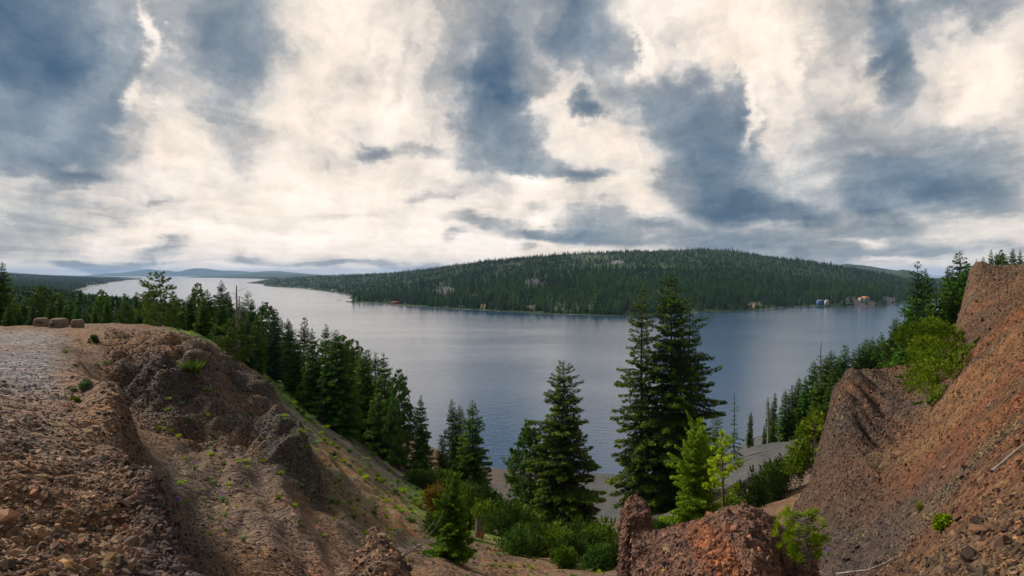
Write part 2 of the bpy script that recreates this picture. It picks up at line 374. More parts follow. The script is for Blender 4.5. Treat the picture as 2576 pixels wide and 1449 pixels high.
hill_cols = {
 -700: [(3,1750),(5,1330),(10,1060),(20,930),(40,860),(60,830),(80,835),(120,850),(200,830),(400,770),(900,725),(2600,705)],
 -300: [(3,1770),(5,1400),(10,1090),(20,930),(40,856),(60,824),(80,832),(120,850),(200,835),(400,780),(900,735),(2600,708)],
 0: [(3,1790),(5,1449),(8,1180),(12,1050),(18,965),(30,893),(45,850),(60,822),(75,824),(90,838),(120,850),(200,835),(400,786),(900,747),(2500,714)],
 200: [(3,1850),(5,1500),(8,1260),(12,1120),(18,1010),(30,905),(45,850),(58,826),(68,818),(80,835),(120,862),(200,845),(400,800),(900,758),(2300,738)],
 300: [(3,1900),(5,1560),(8,1300),(12,1120),(17,975),(20,960),(24,1020),(30,1060),(36,1030),(39,920),(42,866),(50,844),(65,820),(72,816),(90,838),(120,868),(200,855),(400,805),(1100,790)],
 400: [(3,1950),(5,1600),(7,1380),(9,1180),(10,1195),(12,1320),(16,1330),(22,1230),(30,1120),(36,1020),(39,920),(42,868),(50,850),(62,832),(70,826),(80,845),(120,872),(200,865),(400,812),(820,825)],
 500: [(3,2050),(4.5,1700),(6,1440),(7,1470),(8,1520),(12,1530),(18,1380),(25,1235),(32,1130),(38,1010),(41,915),(44,878),(52,858),(62,848),(70,845),(80,856),(120,880),(200,875),(400,830),(690,850)],
 600: [(4,1980),(6,1750),(8,1650),(12,1560),(18,1410),(24,1270),(30,1160),(38,1060),(44,1010),(47,965),(50,918),(53,908),(60,912),(75,925),(95,900),(130,880),(200,885),(400,850),(560,887)],
 660: [(4,2000),(8,1700),(12,1590),(18,1430),(24,1300),(30,1190),(38,1080),(44,1030),(48,985),(51,925),(54,925),(62,985),(80,985),(100,940),(130,905),(200,895),(400,885),(500,911)],
 700: [(4,2000),(8,1730),(12,1610),(18,1450),(24,1320),(30,1205),(35,1110),(39,1030),(42,1003),(46,1012),(60,1040),(80,1020),(110,968),(150,925),(200,915),(300,900),(460,930)],
 760: [(4,2000),(12,1620),(18,1465),(24,1350),(30,1265),(35,1190),(38,1090),(41,1050),(45,1080),(55,1090),(80,1060),(110,1018),(150,972),(200,945),(300,930),(400,966)],
 810: [(4,2000),(12,1610),(18,1475),(24,1370),(30,1300),(36,1255),(39,1225),(43,1200),(50,1175),(65,1130),(85,1090),(110,1055),(150,1010),(200,975),(300,955),(370,988)],
 860: [(4,2000),(8,1760),(12,1600),(18,1480),(24,1390),(30,1320),(40,1245),(55,1180),(75,1132),(100,1095),(140,1055),(200,1010),(300,985),(350,1005)],
 935: [(4,2000),(7,1640),(10,1440),(12,1355),(14,1318),(16,1395),(25,1395),(35,1330),(50,1265),(70,1205),(100,1150),(140,1110),(200,1060),(318,1037)],
 1020: [(4,2000),(7,1700),(10,1530),(12,1450),(14,1415),(18,1450),(25,1440),(35,1380),(50,1310),(70,1260),(100,1210),(140,1165),(200,1110),(280,1084)],
 1100: [(4,2100),(8,1800),(14,1640),(20,1530),(28,1440),(40,1385),(55,1335),(75,1290),(100,1245),(140,1200),(200,1155),(250,1131)],
 1230: [(4,2100),(8,1850),(14,1680),(20,1560),(30,1480),(40,1425),(60,1360),(80,1320),(107,1285),(150,1232),(190,1192),(229,1172)],
 1400: [(4,2150),(8,1880),(14,1700),(20,1570),(30,1490),(45,1430),(60,1385),(80,1350),(107,1310),(150,1250),(190,1208),(223,1185)],
 1600: [(4,2100),(8,1880),(14,1680),(20,1560),(30,1480),(45,1420),(60,1380),(80,1350),(107,1300),(150,1245),(190,1208),(219,1194)],
 1800: [(4,2000),(8,1850),(14,1640),(20,1540),(30,1460),(45,1400),(60,1350),(80,1300),(107,1250),(130,1202),(160,1152),(175,1145),(200,1165),(240,1150)],
 1900: [(4,2000),(14,1600),(20,1500),(30,1440),(45,1390),(60,1330),(80,1270),(107,1200),(130,1150),(155,1120),(175,1130),(270,1099)],
 2030: [(4,1900),(14,1600),(20,1510),(30,1440),(45,1370),(60,1300),(80,1225),(107,1155),(130,1110),(150,1092),(175,1102),(330,1024)],
 2200: [(4,1900),(14,1580),(30,1420),(60,1260),(107,1080),(150,1010),(200,975),(300,940),(430,947)],
 2350: [(4,1900),(14,1560),(30,1380),(60,1150),(107,965),(150,900),(200,880),(300,870),(560,887)],
 2576: [(4,1900),(14,1500),(30,1250),(60,900),(107,730),(150,740),(200,760),(400,780),(900,812)],
 3000: [(4,1800),(10,1300),(30,900),(60,700),(107,690),(200,710),(500,740),(1500,763)],
 3400: [(4,1800),(10,1200),(30,850),(60,690),(107,680),(200,700),(500,735),(1800,751)],
 6500: [(4,1800),(10,1200),(30,850),(60,690),(107,680),(200,700),(500,735),(1800,751)],
 -3500: [(3,1750),(5,1330),(10,1060),(20,930),(40,860),(60,830),(80,835),(120,850),(200,830),(400,770),(900,725),(2600,705)],
}
rock_cols = {
 1960: [(5,1900),(10,1750),(18,1560),(27,1440),(32,1400),(36,1395),(42,1480),(60,1520),(80,1500)],
 2000: [(5,1850),(10,1650),(18,1500),(26,1370),(31,1300),(35,1285),(40,1400),(50,1500),(80,1500)],
 2060: [(5,1800),(8,1700),(14,1530),(20,1430),(28,1290),(34,1170),(37,1125),(41,1240),(50,1450),(80,1450)],
 2095: [(5,1750),(8,1660),(14,1495),(20,1390),(26,1280),(31,1120),(35,1030),(38,985),(42,1080),(50,1300),(80,1400)],
 2130: [(5,1700),(8,1600),(12,1500),(17,1440),(24,1310),(30,1130),(34,1000),(38,942),(42,960),(50,1150),(80,1350)],
 2200: [(5,1650),(8,1560),(12,1480),(17,1420),(24,1280),(30,1110),(36,975),(40,925),(43,922),(50,1000),(80,1200)],
 2280: [(4.5,1620),(8,1450),(11,1400),(14,1405),(22,1260),(30,1080),(37,955),(42,918),(46,918),(55,960),(80,1100)],
 2350: [(4.5,1560),(7,1380),(9.5,1310),(12,1330),(20,1200),(28,1055),(35,930),(40,880),(45,880),(52,900),(60,950),(80,1000)],
 2405: [(4.5,1520),(7,1320),(9.5,1235),(12,1255),(20,1130),(28,990),(35,900),(40,845),(46,850),(52,830),(56,815),(62,860),(80,950)],
 2440: [(4.5,1490),(7,1290),(9.5,1195),(12,1215),(20,1085),(28,945),(35,850),(40,822),(45,820),(50,770),(55,716),(59,690),(64,690),(72,712),(85,780)],
 2500: [(4.5,1450),(7,1230),(9.5,1142),(12,1162),(20,1020),(28,880),(34,795),(38,785),(44,785),(50,740),(56,694),(60,674),(66,674),(75,700),(85,720)],
 2576: [(4.5,1400),(7,1170),(9.5,1087),(12,1107),(20,935),(28,800),(33,742),(37,738),(43,742),(50,712),(56,686),(60,674),(66,676),(75,690),(85,690)],
 2750: [(4.5,1300),(9.5,980),(12,990),(20,820),(30,670),(36,655),(60,650),(85,670)],
 3100: [(4.5,1200),(9.5,900),(20,740),(30,630),(60,610),(85,640)],
 4200: [(4.5,1100),(9.5,850),(20,720),(34,640),(60,620),(85,650)],
 6500: [(4.5,1080),(9.5,840),(20,710),(34,640),(60,620),(85,650)],
}
rock_cols = {k: [(3.2, v[0][1] + 420)] + v for k, v in rock_cols.items()}
hill_cols = {k: v + ([(v[-1][0] * f_, HY + (H + dz_) / (v[-1][0] * f_) * F) for f_, dz_ in ((1.12, 5), (1.6, 12))]) for k, v in hill_cols.items()}
hillL = Land(hill_cols); rockL = Land(rock_cols, sx=90, sd=4.0)

def hill_z(x, y):
    x = np.asarray(x, float); y = np.asarray(y, float)
    z = hillL.z0(x, y)
    px = x / y * F + HX
    n = fbm(x / 9, y / 9, seed=3, oct=5, gain=0.55)
    a = np.clip(y / 60, 0.15, 1.0) * 0.55 * (1 - .75 * (1 - smooth01(px, 300, 420)) * smooth01(y, 30, 45) * (1 - smooth01(y, 80, 95)))
    px = x / y * F + HX
    cl = smooth01(px, 240, 300) * (1 - smooth01(px, 800, 860)) * smooth01(y, 30, 36) * (1 - smooth01(y, 50, 56))
    z = z + cl * (fbm(x / .8, y / 5, seed=13, oct=3, gain=.6) * .7 + fbm(x / 3, y / 12, seed=14, oct=2) * .8)
    bw = smooth01(px, 330, 480) * (1 - smooth01(px, 1000, 1150)) * smooth01(y, 12, 18) * (1 - smooth01(y, 60, 90))
    z = z - bw * np.abs(fbm((x + y * .35) / 4.0, (y - x * .2) / 14, seed=15, oct=4, gain=.6)) * 1.3
    nb_ = (1 - smooth01(px, 420, 560)) * (1 - smooth01(y, 16, 22))
    z = z - nb_ * np.abs(fbm(x / 1.1, y / 2.4, seed=16, oct=4, gain=.6)) * .35
    z = z + n * a + fbm(x / 1.6, y / 1.6, seed=9, oct=3) * np.clip(y / 40, 0.1, 1) * 0.22
    return z
def rock_z(x, y):
    x = np.asarray(x, float); y = np.asarray(y, float)
    z = rockL.z0(x, y)
    ramp_ = np.clip((y - 3) / 30, 0.1, 1)
    z = z + ramp_ * (-np.abs(fbm(x / .8, y / 5, seed=31, oct=4, gain=.6)) * .7 + .16 + fbm(x / 2.6, y / 14, seed=32, oct=2) * .5) * np.where(y > 44, .6, 1)
    return z + fbm(x / 5, y / 5, seed=21, oct=4, gain=0.55) * 0.4 * ramp_ + fbm(x / 0.9, y / 0.9, seed=29, oct=3) * 0.16 * ramp_

# far side of the lake
far_cols = {
 500: [(3800,735),(4500,720),(9000,712)],
 640: [(2500,750),(3200,735),(3500,727),(4200,722),(6000,714),(9000,713)],
 680: [(2500,745),(3300,727),(3560,721),(4000,714),(5500,702),(8000,702)],
 760: [(2200,752),(2900,730),(3152,725),(3600,714),(4500,703),(6500,697),(9000,700)],
 850: [(1700,770),(2200,745),(2450,735),(2700,725),(3500,706),(4800,692),(7000,700)],
 870: [(1300,790),(1500,766),(1600,758),(1800,752),(2300,733),(2700,722),(3500,705),(4800,690),(7000,700)],
 1000: [(1200,795),(1400,769),(1500,762),(1700,748),(2300,718),(3300,697),(4400,685),(7000,700)],
 1100: [(1100,800),(1298,775),(1400,762),(1700,738),(2300,705),(3000,684),(3900,673),(7000,700)],
 1200: [(1050,805),(1230,780),(1330,762),(1600,733),(2100,695),(2700,670),(3400,659),(7000,700)],
 1320: [(1000,808),(1150,786),(1250,765),(1500,730),(2000,685),(2600,655),(3000,648),(6000,700)],
 1450: [(950,812),(1092,791),(1200,762),(1400,733),(1800,695),(2300,660),(2800,637),(6000,700)],
 1600: [(950,812),(1084,792),(1180,768),(1400,733),(1800,692),(2300,658),(2900,632),(6000,700)],
 1770: [(1000,810),(1161,785),(1260,762),(1500,725),(1900,688),(2400,652),(3000,628),(6000,700)],
 1850: [(1050,802),(1200,782),(1300,760),(1550,725),(1900,690),(2400,655),(2900,632),(6000,700)],
 1950: [(1100,800),(1290,776),(1400,755),(1700,722),(2100,690),(2500,662),(2900,650),(6000,700)],
 2050: [(1200,795),(1362,771),(1450,762),(1750,728),(2200,695),(2700,662),(6000,700)],
 2130: [(1250,790),(1340,773),(1400,752),(1500,745),(1800,725),(2300,692),(2700,675),(6000,700)],
 2200: [(1250,792),(1330,773),(1390,756),(1500,750),(1800,728),(2300,702),(2700,690),(6000,705)],
 2250: [(1350,780),(1440,767),(1550,757),(1900,733),(2400,710),(2800,700),(6000,705)],
 2300: [(1450,775),(1600,759),(1900,742),(2500,722),(3000,713),(6000,708)],
 2500: [(2000,750),(2500,734),(3000,722),(4000,712),(6000,710)],
 3000: [(3000,735),(4000,718),(6000,710)],
}
far_cols = {k: [(a, b + 2 if (b < 700 and a < 5800) else b) for a, b in v] for k, v in far_cols.items()}   # the woods stand on top of this
farL = Land(far_cols, sx=110, sd=6.0)
def far_z(x, y):
    x = np.asarray(x, float); y = np.asarray(y, float)
    z = farL.z0(x, y)
    k = np.clip(z / 30, 0, 1)
    return z + k * (fbm(x / 260, y / 260, seed=41, oct=4) * 9 + fbm(x / 60, y / 60, seed=42, oct=3) * 3)

# left hand shores: (bearing: list of (distance, py)), low wooded land
left_cols = {
 -500: [(2600,712),(3500,698),(6000,680),(9000,690)],
 0: [(1800,735),(2500,722),(3000,714),(4000,706),(5500,694),(7500,687),(10000,694)],
 100: [(1800,745),(2300,731),(2700,722),(3500,713),(5000,702),(7000,694),(10000,697)],
 170: [(1900,752),(2350,737),(2700,728),(3000,723),(4500,708),(6000,700),(10000,699)],
 210: [(1900,752),(2300,742),(2600,735),(2850,728.7),(3200,723),(4500,710),(6500,702),(10000,699)],
 240: [(2300,745),(2900,734),(3700,721),(4500,712),(6500,704),(10000,700)],
 300: [(3500,728),(5000,714),(6200,707),(7500,703.5),(10000,701)],
 370: [(5000,720),(7000,708),(8500,703),(9500,701.5),(11000,700.5)],
 400: [(6000,715),(8500,706),(10500,701),(11500,700),(13000,699)],
 560: [(7000,712),(9500,704),(10700,700.3),(11500,699.5),(13000,698)],
 690: [(5000,718),(7000,709),(8200,703.5),(9000,701),(13000,697)],
 800: [(4500,725),(7000,707),(8500,702),(13000,695)],
}
leftL = Land(left_cols, sx=90, sd=7.0)
def left_z(x, y):
    z = leftL.z0(x, y); k = np.clip(z / 15, 0, 1)
    return z + k * fbm(np.asarray(x) / 300, np.asarray(y) / 300, seed=51, oct=3) * 4


def polar_grid(p0, p1, dp, d0, d1, k, zf, wings=None):
    pxs = np.arange(p0, p1 + dp / 2, dp)
    if wings: pxs = np.concatenate([np.arange(wings[0], p0 - 1, 30.0), pxs, np.arange(pxs[-1] + 25, wings[1], 30.0)])
    lds = np.arange(math.log(d0), math.log(d1) + k / 2, k)
    PX, LD = np.meshgrid(pxs, lds); Yg = np.exp(LD); Xg = (PX - HX) / F * Yg
    Zg = zf(Xg, Yg)
    return PX, Yg, np.stack([Xg, Yg, Zg], -1)


def surf_py(zf, px, ds):
    x = (px - HX) / F * ds; return HY - (zf(x, ds) - H) / ds * F
_DS = np.exp(np.linspace(math.log(4.5), math.log(420), 900)); _DR = np.exp(np.linspace(math.log(4.5), math.log(86), 700))
def hit(px, py):
    """first ground met when sighting through the survey point (px, py)"""
    best = None
    q = surf_py(hill_z, px, _DS); k = np.argmax(q <= py)
    if q[k] <= py: best = _DS[k]
    if px > 1962:
        q = surf_py(rock_z, px, _DR); k = np.argmax(q <= py)
        if q[k] <= py and (best is None or _DR[k] < best): best = _DR[k]
    return best
def on(px, py, near=None):
    d_ = hit(px, py)
    if d_ is None: d_ = near
    if near: d_ = min(max(d_, near * .85), near * 1.18)
    return at(px, py, d_), d_
# ------------------------------------------------------------------ ground materials
def ground_material(name, fine=1.0, disp=0.10):
    m, t, out = new_mat(name)
    p = t.new('ShaderNodeBsdfPrincipled'); t.link(p.outputs[0], out.inputs['Surface'])
    geo = t.new('ShaderNodeNewGeometry'); pos = geo.outputs['Position']
    a_tint = t.new('ShaderNodeAttribute', attribute_name='tint')     # the rock's own colour
    a_gr = t.new('ShaderNodeAttribute', attribute_name='grass')
    a_rk = t.new('ShaderNodeAttribute', attribute_name='rocky')
    pw = t.vmath('ADD', pos, t.vmath('SCALE', t.noise(pos, 1.4, 3, 0.5, color=True), scale=0.5))
    ps = t.mapping(pw, scale=(1, 1, 0.55))
    v1c = t.voro(ps, 2.2 * fine, out='Color'); v2c = t.voro(ps, 6.5 * fine, out='Color')
    s1 = t.new('ShaderNodeSeparateColor'); t.link(v1c, s1.inputs[0])
    s2 = t.new('ShaderNodeSeparateColor'); t.link(v2c, s2.inputs[0])
    # chips of many tones around the local colour of the ground
    chips = t.ramp(s2.outputs[0], [(0.0, (.30, .30, .34)), (0.25, (.62, .60, .62)), (0.5, (1.0, .98, .95)), (0.7, (1.3, 1.1, .9)), (0.85, (.75, .78, .86)), (1.0, (1.8, 1.65, 1.5))])
    blocks = t.ramp(s1.outputs[0], [(0.0, (.5, .5, .52)), (0.4, (.9, .9, .9)), (0.75, (1.2, 1.05, .88)), (1.0, (.9, .95, 1.0))])
    c = t.mix(1.0, a_tint.outputs['Color'], t.mix(0.35, chips, blocks), 'MULTIPLY')
    big = t.noise(pos, 0.22, 5, 0.6)
    c = t.mix(t.maprange(big, 0.50, 0.70, 0, 0.5), c, t.mix(1.0, c, (1.45, 1.0, 0.7), 'MULTIPLY'))
    c = t.mix(t.maprange(t.noise(pos, 0.5, 4, 0.6), 0.52, 0.68, 0, 0.5), c, t.mix(1.0, c, (0.5, 0.53, 0.6), 'MULTIPLY'))
    # lichen and moss specks
    li = t.math('MULTIPLY', t.maprange(t.noise(pos, 7.0, 3, 0.6), 0.60, 0.66, 0, 1), t.maprange(t.noise(pos, 0.35, 3), 0.50, 0.62, 0, 0.8))
    c = t.mix(li, c, (*lin((150, 146, 74)), 1))
    gcol = t.ramp(t.noise(pos, 1.1, 5, 0.7), [(0.3, lin((52, 78, 28))), (0.5, lin((92, 112, 44))), (0.7, lin((146, 142, 74)))])
    gf = t.maprange(t.math('ADD', a_gr.outputs['Fac'], t.math('MULTIPLY', t.math('SUBTRACT', t.noise(pos, 0.9, 5, 0.7), 0.5), 0.9)), 0.42, 0.6, 0, 1)
    gf = t.math('MULTIPLY', gf, t.maprange(a_gr.outputs['Fac'], 0.02, 0.2, 0, 1))
    c = t.mix(gf, c, gcol)
    t.link(c, p.inputs['Base Color']); p.inputs['Roughness'].default_value = 0.9
    p.inputs['Specular IOR Level'].default_value = 0.2
    # shape of the stones
    d1 = t.voro(ps, 2.2 * fine); d2 = t.voro(ps, 6.5 * fine); d3 = t.voro(pw, 17 * fine)
    hgt = t.math('ADD', t.math('ADD', t.math('MULTIPLY', d1, -0.55), t.math('MULTIPLY', d2, -0.3)), t.math('MULTIPLY', d3, -0.10))
    hgt = t.math('ADD', hgt, t.math('MULTIPLY', t.noise(pos, 0.9, 4), 0.5))
    b = t.new('ShaderNodeBump'); b.inputs['Strength'].default_value = 1.0
    t.link(t.math('MULTIPLY', hgt, t.maprange(a_rk.outputs['Fac'], 0, 1, 0.14, 0.6)), b.inputs['Height']); b.inputs['Distance'].default_value = 1.0
    t.link(b.outputs[0], p.inputs['Normal'])
    return m

M_ground = ground_material('cinder_slope')
M_rock = ground_material('volcanic_rock', 1.15)

def mixc(a, b, f): return a * (1 - f[..., None]) + np.array(b) * f[..., None]
def band(v, a, b, s):      # soft top hat
    return smooth01(v, a - s, a + s) * (1 - smooth01(v, b - s, b + s))

def hill_paint(PX, YG, V):
    X_, Y_ = V[..., 0], V[..., 1]
    tint = np.zeros(V.shape) + np.array(lin((120, 94, 70)))
    lowf = fbm(X_ / 14, Y_ / 14, seed=71, oct=4)
    tint = mixc(tint, lin((104, 90, 80)), smooth01(fbm(X_ / 4, Y_ / 4, seed=72, oct=4), -.1, .4) * .7)
    grav = (1 - smooth01(PX, 90, 210)) * band(YG, 15, 52, 6) * smooth01(lowf, -0.7, 0.1)
    tint = mixc(tint, lin((128, 124, 124)), grav)
    rim = smooth01(PX, 250, 420) * (1 - smooth01(PX, 480, 620)) * (1 - smooth01(YG, 15, 22))
    tint = mixc(tint, lin((74, 66, 66)), rim * .75)
    dk = band(PX, 290, 500, 25) * band(YG, 35, 42, 1.5)
    tint = mixc(tint, lin((72, 62, 56)), dk * .8)
    gy = np.clip(band(PX, 565, 690, 20) * band(YG, 46, 54, 1.5) + band(PX, 650, 815, 20) * band(YG, 33, 44, 2), 0, 1)
    tint = mixc(tint, lin((76, 72, 68)), gy * .9)
    rust = smooth01(fbm(X_ / 7, Y_ / 7, seed=77, oct=4), 0.05, 0.5) * band(PX, 200, 1150, 60) * band(YG, 18, 90, 8)
    tint = mixc(tint, lin((146, 104, 74)), rust * 0.6)
    tint = mixc(tint, lin((84, 76, 64)), smooth01(fbm((X_ + Y_ * .35) / 3, Y_ / 12, seed=78, oct=4), 0.0, 0.4) * band(PX, 330, 1200, 60) * band(YG, 16, 90, 8) * .6)
    scree = np.clip(smooth01(PX, 1120, 1330) * smooth01(YG, 70, 120) + band(PX, 620, 1200, 50) * band(YG, 85, 110, 8) * 0.7, 0, 1)
    tint = mixc(tint, lin((84, 86, 87)), scree)
    tint = mixc(tint, lin((72, 70, 70)), band(PX, 660, 800, 15) * band(YG, 62, 84, 4) * .9)
    grass = band(PX, 600, 800, 25) * smooth01(YG, 84, 96)
    grass = np.maximum(grass, band(PX, 430, 620, 30) * smooth01(YG, 60, 70))
    grass = np.maximum(grass, smooth01(YG, 105, 140) * (1 - smooth01(PX, 900, 1050)) * 0.9)
    grass = np.maximum(grass, smooth01(YG, 70, 78) * (1 - smooth01(PX, 400, 440)) * 0.9)
    grass = np.maximum(grass, smooth01(PX, 1960, 2060) * smooth01(YG, 148, 170) * 0.8)
    grass = np.maximum(grass, band(PX, 720, 1180, 40) * band(YG, 32, 105, 8) * 0.42)
    grass = np.maximum(grass, band(PX, 1000, 1320, 40) * band(YG, 50, 115, 10) * 0.6)
    grass = np.maximum(grass, band(PX, 1080, 2050, 60) * band(YG, 32, 60, 6) * 0.34)
    grass = np.maximum(grass, band(PX, 400, 640, 40) * band(YG, 22, 44, 6) * 0.12)
    rocky = np.clip(np.exp(-((YG - 4) / 22) ** 2) + dk + gy + band(YG, 33, 56, 3) * band(PX, 260, 800, 30) * 0.4, 0.12, 1)
    return tint, grass, rocky
def rock_paint(PX, YG, V):
    X_, Y_, Z_ = V[..., 0], V[..., 1], V[..., 2]
    tint = np.zeros(V.shape) + np.array(lin((98, 74, 55)))
    tint = mixc(tint, lin((80, 70, 66)), smooth01(fbm(X_ / 2.5, Y_ / 9, seed=81, oct=4), -0.1, 0.35) * .8 * (1 - smooth01(PX, 2350, 2550)) )
    tint = mixc(tint, lin((136, 88, 56)), smooth01(fbm(X_ / 2, Y_ / 7, seed=85, oct=4), 0.05, 0.5) * (0.35 + 0.6 * smooth01(PX, 2200, 2450)) * 0.75)
    tint = mixc(tint, lin((124, 112, 80)), smooth01(fbm(X_ / 3, Y_ / 5, seed=87, oct=4), 0.2, 0.5) * .3)
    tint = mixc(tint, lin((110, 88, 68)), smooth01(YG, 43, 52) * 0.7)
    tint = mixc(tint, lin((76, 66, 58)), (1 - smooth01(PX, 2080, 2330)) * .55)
    return tint
PX, YG, V = polar_grid(-760, 3400, 7, 3.0, 2700, 0.0115, hill_z, (-3500, 6500))
tint, grass, rocky = hill_paint(PX, YG, V)
nr, nc = PX.shape
hillside = grid_mesh('hillside', V, nr, nc, M_ground, {'tint': tint.reshape(-1, 3), 'grass': grass.ravel(), 'rocky': rocky.ravel()})
tag(hillside, kind='structure')

PX, YG, V = polar_grid(1950, 3100, 3.2, 3.2, 88, 0.0085, rock_z, (1950, 6500))
tint = rock_paint(PX, YG, V)
# the slope's near edge banks down into the ground beside the viewpoint
for r_ in range(24):
    k = (24 - r_) / 24.0
    V[r_, :, 2] -= np.maximum(V[r_, :, 2] - 55.5, 0) * k ** 1.3; V[r_, :, 1] -= k * 1.2
nr, nc = PX.shape
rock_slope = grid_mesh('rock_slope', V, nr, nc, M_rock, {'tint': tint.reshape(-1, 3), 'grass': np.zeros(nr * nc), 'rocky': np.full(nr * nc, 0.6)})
tag(rock_slope, kind='structure')

# level ground behind the viewpoint
xs = np.linspace(-60, 60, 80); ys = np.linspace(-60, 3.3, 50)
XX, YY = np.meshgrid(xs, ys); ZZ = 57.0 + fbm(XX / 5, YY / 5, seed=5) * 0.25
back = grid_mesh('ground_behind', np.stack([XX, YY, ZZ], -1), 50, 80, M_ground, {'tint': np.tile(lin((128, 104, 88)), (4000, 1)), 'grass': np.zeros(4000), 'rocky': np.full(4000, .5)})
tag(back, kind='structure')

# far shores and hills
def far_material(name, cols):
    m, t, out = new_mat(name)
    p = t.new('ShaderNodeBsdfPrincipled'); t.link(p.outputs[0], out.inputs['Surface'])
    geo = t.new('ShaderNodeNewGeometry'); pos = geo.outputs['Position']
    c = t.ramp(t.noise(pos, 0.02, 6, 0.65), cols)
    a = t.new('ShaderNodeAttribute', attribute_name='tint')
    aw = t.new('ShaderNodeAttribute', attribute_name='grass')
    c = t.mix(aw.outputs['Fac'], c, a.outputs['Color'])
    c = t.mix(1.0, c, t.maprange(t.noise(pos, 0.12, 5, 0.7), 0.3, 0.7, 0.7, 1.3), 'MULTIPLY')
    t.link(c, p.inputs['Base Color']); p.inputs['Roughness'].default_value = 1.0; p.inputs['Specular IOR Level'].default_value = 0.1
    return m
M_far = far_material('forest_floor', [(0.3, lin((30, 44, 28))), (0.5, lin((42, 58, 32))), (0.7, lin((62, 76, 42)))])
M_mtn = far_material('distant_hills', [(0.3, lin((46, 62, 44))), (0.6, lin((60, 76, 52))), (0.8, lin((84, 92, 70)))])
PX, YG, V = polar_grid(480, 3000, 6, 900, 9000, 0.012, far_z)
pyv = HY - (V[..., 2] - H) / YG * F
def spot(px, py, rx, ry):
    u = ((PX - px) / rx) ** 2 + ((pyv - py) / ry) ** 2
    n = fbm(V[..., 0] / 25, V[..., 1] / 25, seed=90, oct=3) * 0.7
    return smooth01(-(u + n), -1.1, -0.6)
tint = np.zeros(V.shape) + np.array(lin((80, 84, 82))); bare = np.zeros(PX.shape)
BARE = [(1120,735,34,16,(78,78,80)),(1340,715,30,14,(74,74,78)),(1218,770,9,9,(150,122,92)),(1235,768,8,10,(156,126,94)),(1330,772,6,5,(140,116,90)),
        (1890,768,15,7,(150,120,92)),(1905,765,12,6,(134,112,92)),(1552,660,22,5,(110,108,110)),(2140,755,20,12,(70,70,74)),(2175,768,34,12,(74,72,74)),(2235,758,24,14,(86,84,90)),(1190,748,16,10,(72,74,72))]
for (a_, b_, c_, d_, col_) in BARE:
    f_ = spot(a_, b_, c_, d_); tint = mixc(tint, lin(col_), f_); bare = np.maximum(bare, f_)
MEAD = [(1490,648,70,8,(84,110,52)),(1560,672,160,7,(88,112,56)),(1300,665,30,3,(96,112,60)),(1420,770,90,12,(76,98,48)),(1700,780,60,8,(78,100,52))]
for (a_, b_, c_, d_, col_) in MEAD:
    f_ = spot(a_, b_, c_, d_) * 0.5; tint = mixc(tint, lin(col_), f_); bare = np.maximum(bare, f_)
sandf = band(V[..., 2], 0.0, 0.45, 0.12) * smooth01(fbm(V[..., 0] / 60, V[..., 1] / 60, seed=97), -.3, .2); tint = mixc(tint, lin((120, 110, 92)), sandf); bare = np.maximum(bare, sandf)
nr, nc = PX.shape
o = grid_mesh('hills_across_the_lake', V, nr, nc, M_far, {'tint': tint.reshape(-1, 3), 'grass': bare.ravel()})
tag(o, kind='structure')
PX, YG, V = polar_grid(-560, 800, 7, 1800, 13000, 0.014, left_z)
tint = np.zeros(V.shape) + np.array(lin((170, 160, 136))); nr, nc = PX.shape
o = grid_mesh('hills_up_the_lake', V, nr, nc, M_far, {'tint': tint.reshape(-1, 3), 'grass': band(V[..., 2], 0.1, 1.2, 0.25).ravel()})
tag(o, kind='structure')

# mountain ranges on the skyline
def range_mesh(name, sk, dist, depth, mat, seed, rough=6):
    pxs = np.arange(sk[0][0], sk[-1][0] + 1, 5.0)
    top = np.interp(pxs, [a for a, b in sk], [b for a, b in sk])
    n = 24; vs = np.linspace(-1, 1, n)
    PXr, VV = np.meshgrid(pxs, vs); TT = np.tile(top, (n, 1))
    Yr = dist + VV * depth; prof = np.clip(1 - np.abs(VV) ** 1.4, 0, 1)
    ht = H + (HY - TT) / F * dist
    nz = fbm(PXr / 40, VV * 3, seed=seed, oct=4)
    Zr = -5 + (ht + 5) * prof * (1 + 0.25 * nz * (1 - prof)) + nz * rough * prof
    Xr = (PXr - HX) / F * Yr
    o = grid_mesh(name, np.stack([Xr, Yr, Zr], -1), n, len(pxs), mat, {'tint': np.tile(lin((90, 100, 80)), (n * len(pxs), 1)), 'grass': np.zeros(n * len(pxs))})
    return tag(o, kind='structure')
range_mesh('mountain_range', [(120,706),(200,696),(235,691),(290,688),(330,684),(352,679),(372,677),(400,681),(425,680),(450,683),(470,678),(490,674),(520,676),(545,679),(575,681),(610,683),(660,683),(700,682),(740,686),(800,690),(900,696),(1000,706)], 26000, 3500, M_mtn, 61, 25)
range_mesh('low_hills', [(-400,676),(-100,680),(0,683),(60,689),(120,692),(200,694),(330,698),(440,699),(520,695),(600,690),(650,686),(700,688),(780,691),(860,694),(960,698),(1050,704)], 14500, 2500, M_mtn, 62, 8)
range_mesh('wooded_ridge', [(1950,700),(2050,678),(2105,668),(2130,664),(2165,665),(2215,674),(2262,680),(2300,691),(2350,704),(2450,712)], 6800, 1400, M_mtn, 63, 6)
range_mesh('wooded_spur', [(2100,706),(2180,700),(2240,684),(2270,679),(2300,684),(2335,697),(2365,708),(2450,716),(2700,718)], 4600, 800, M_mtn, 64, 5)

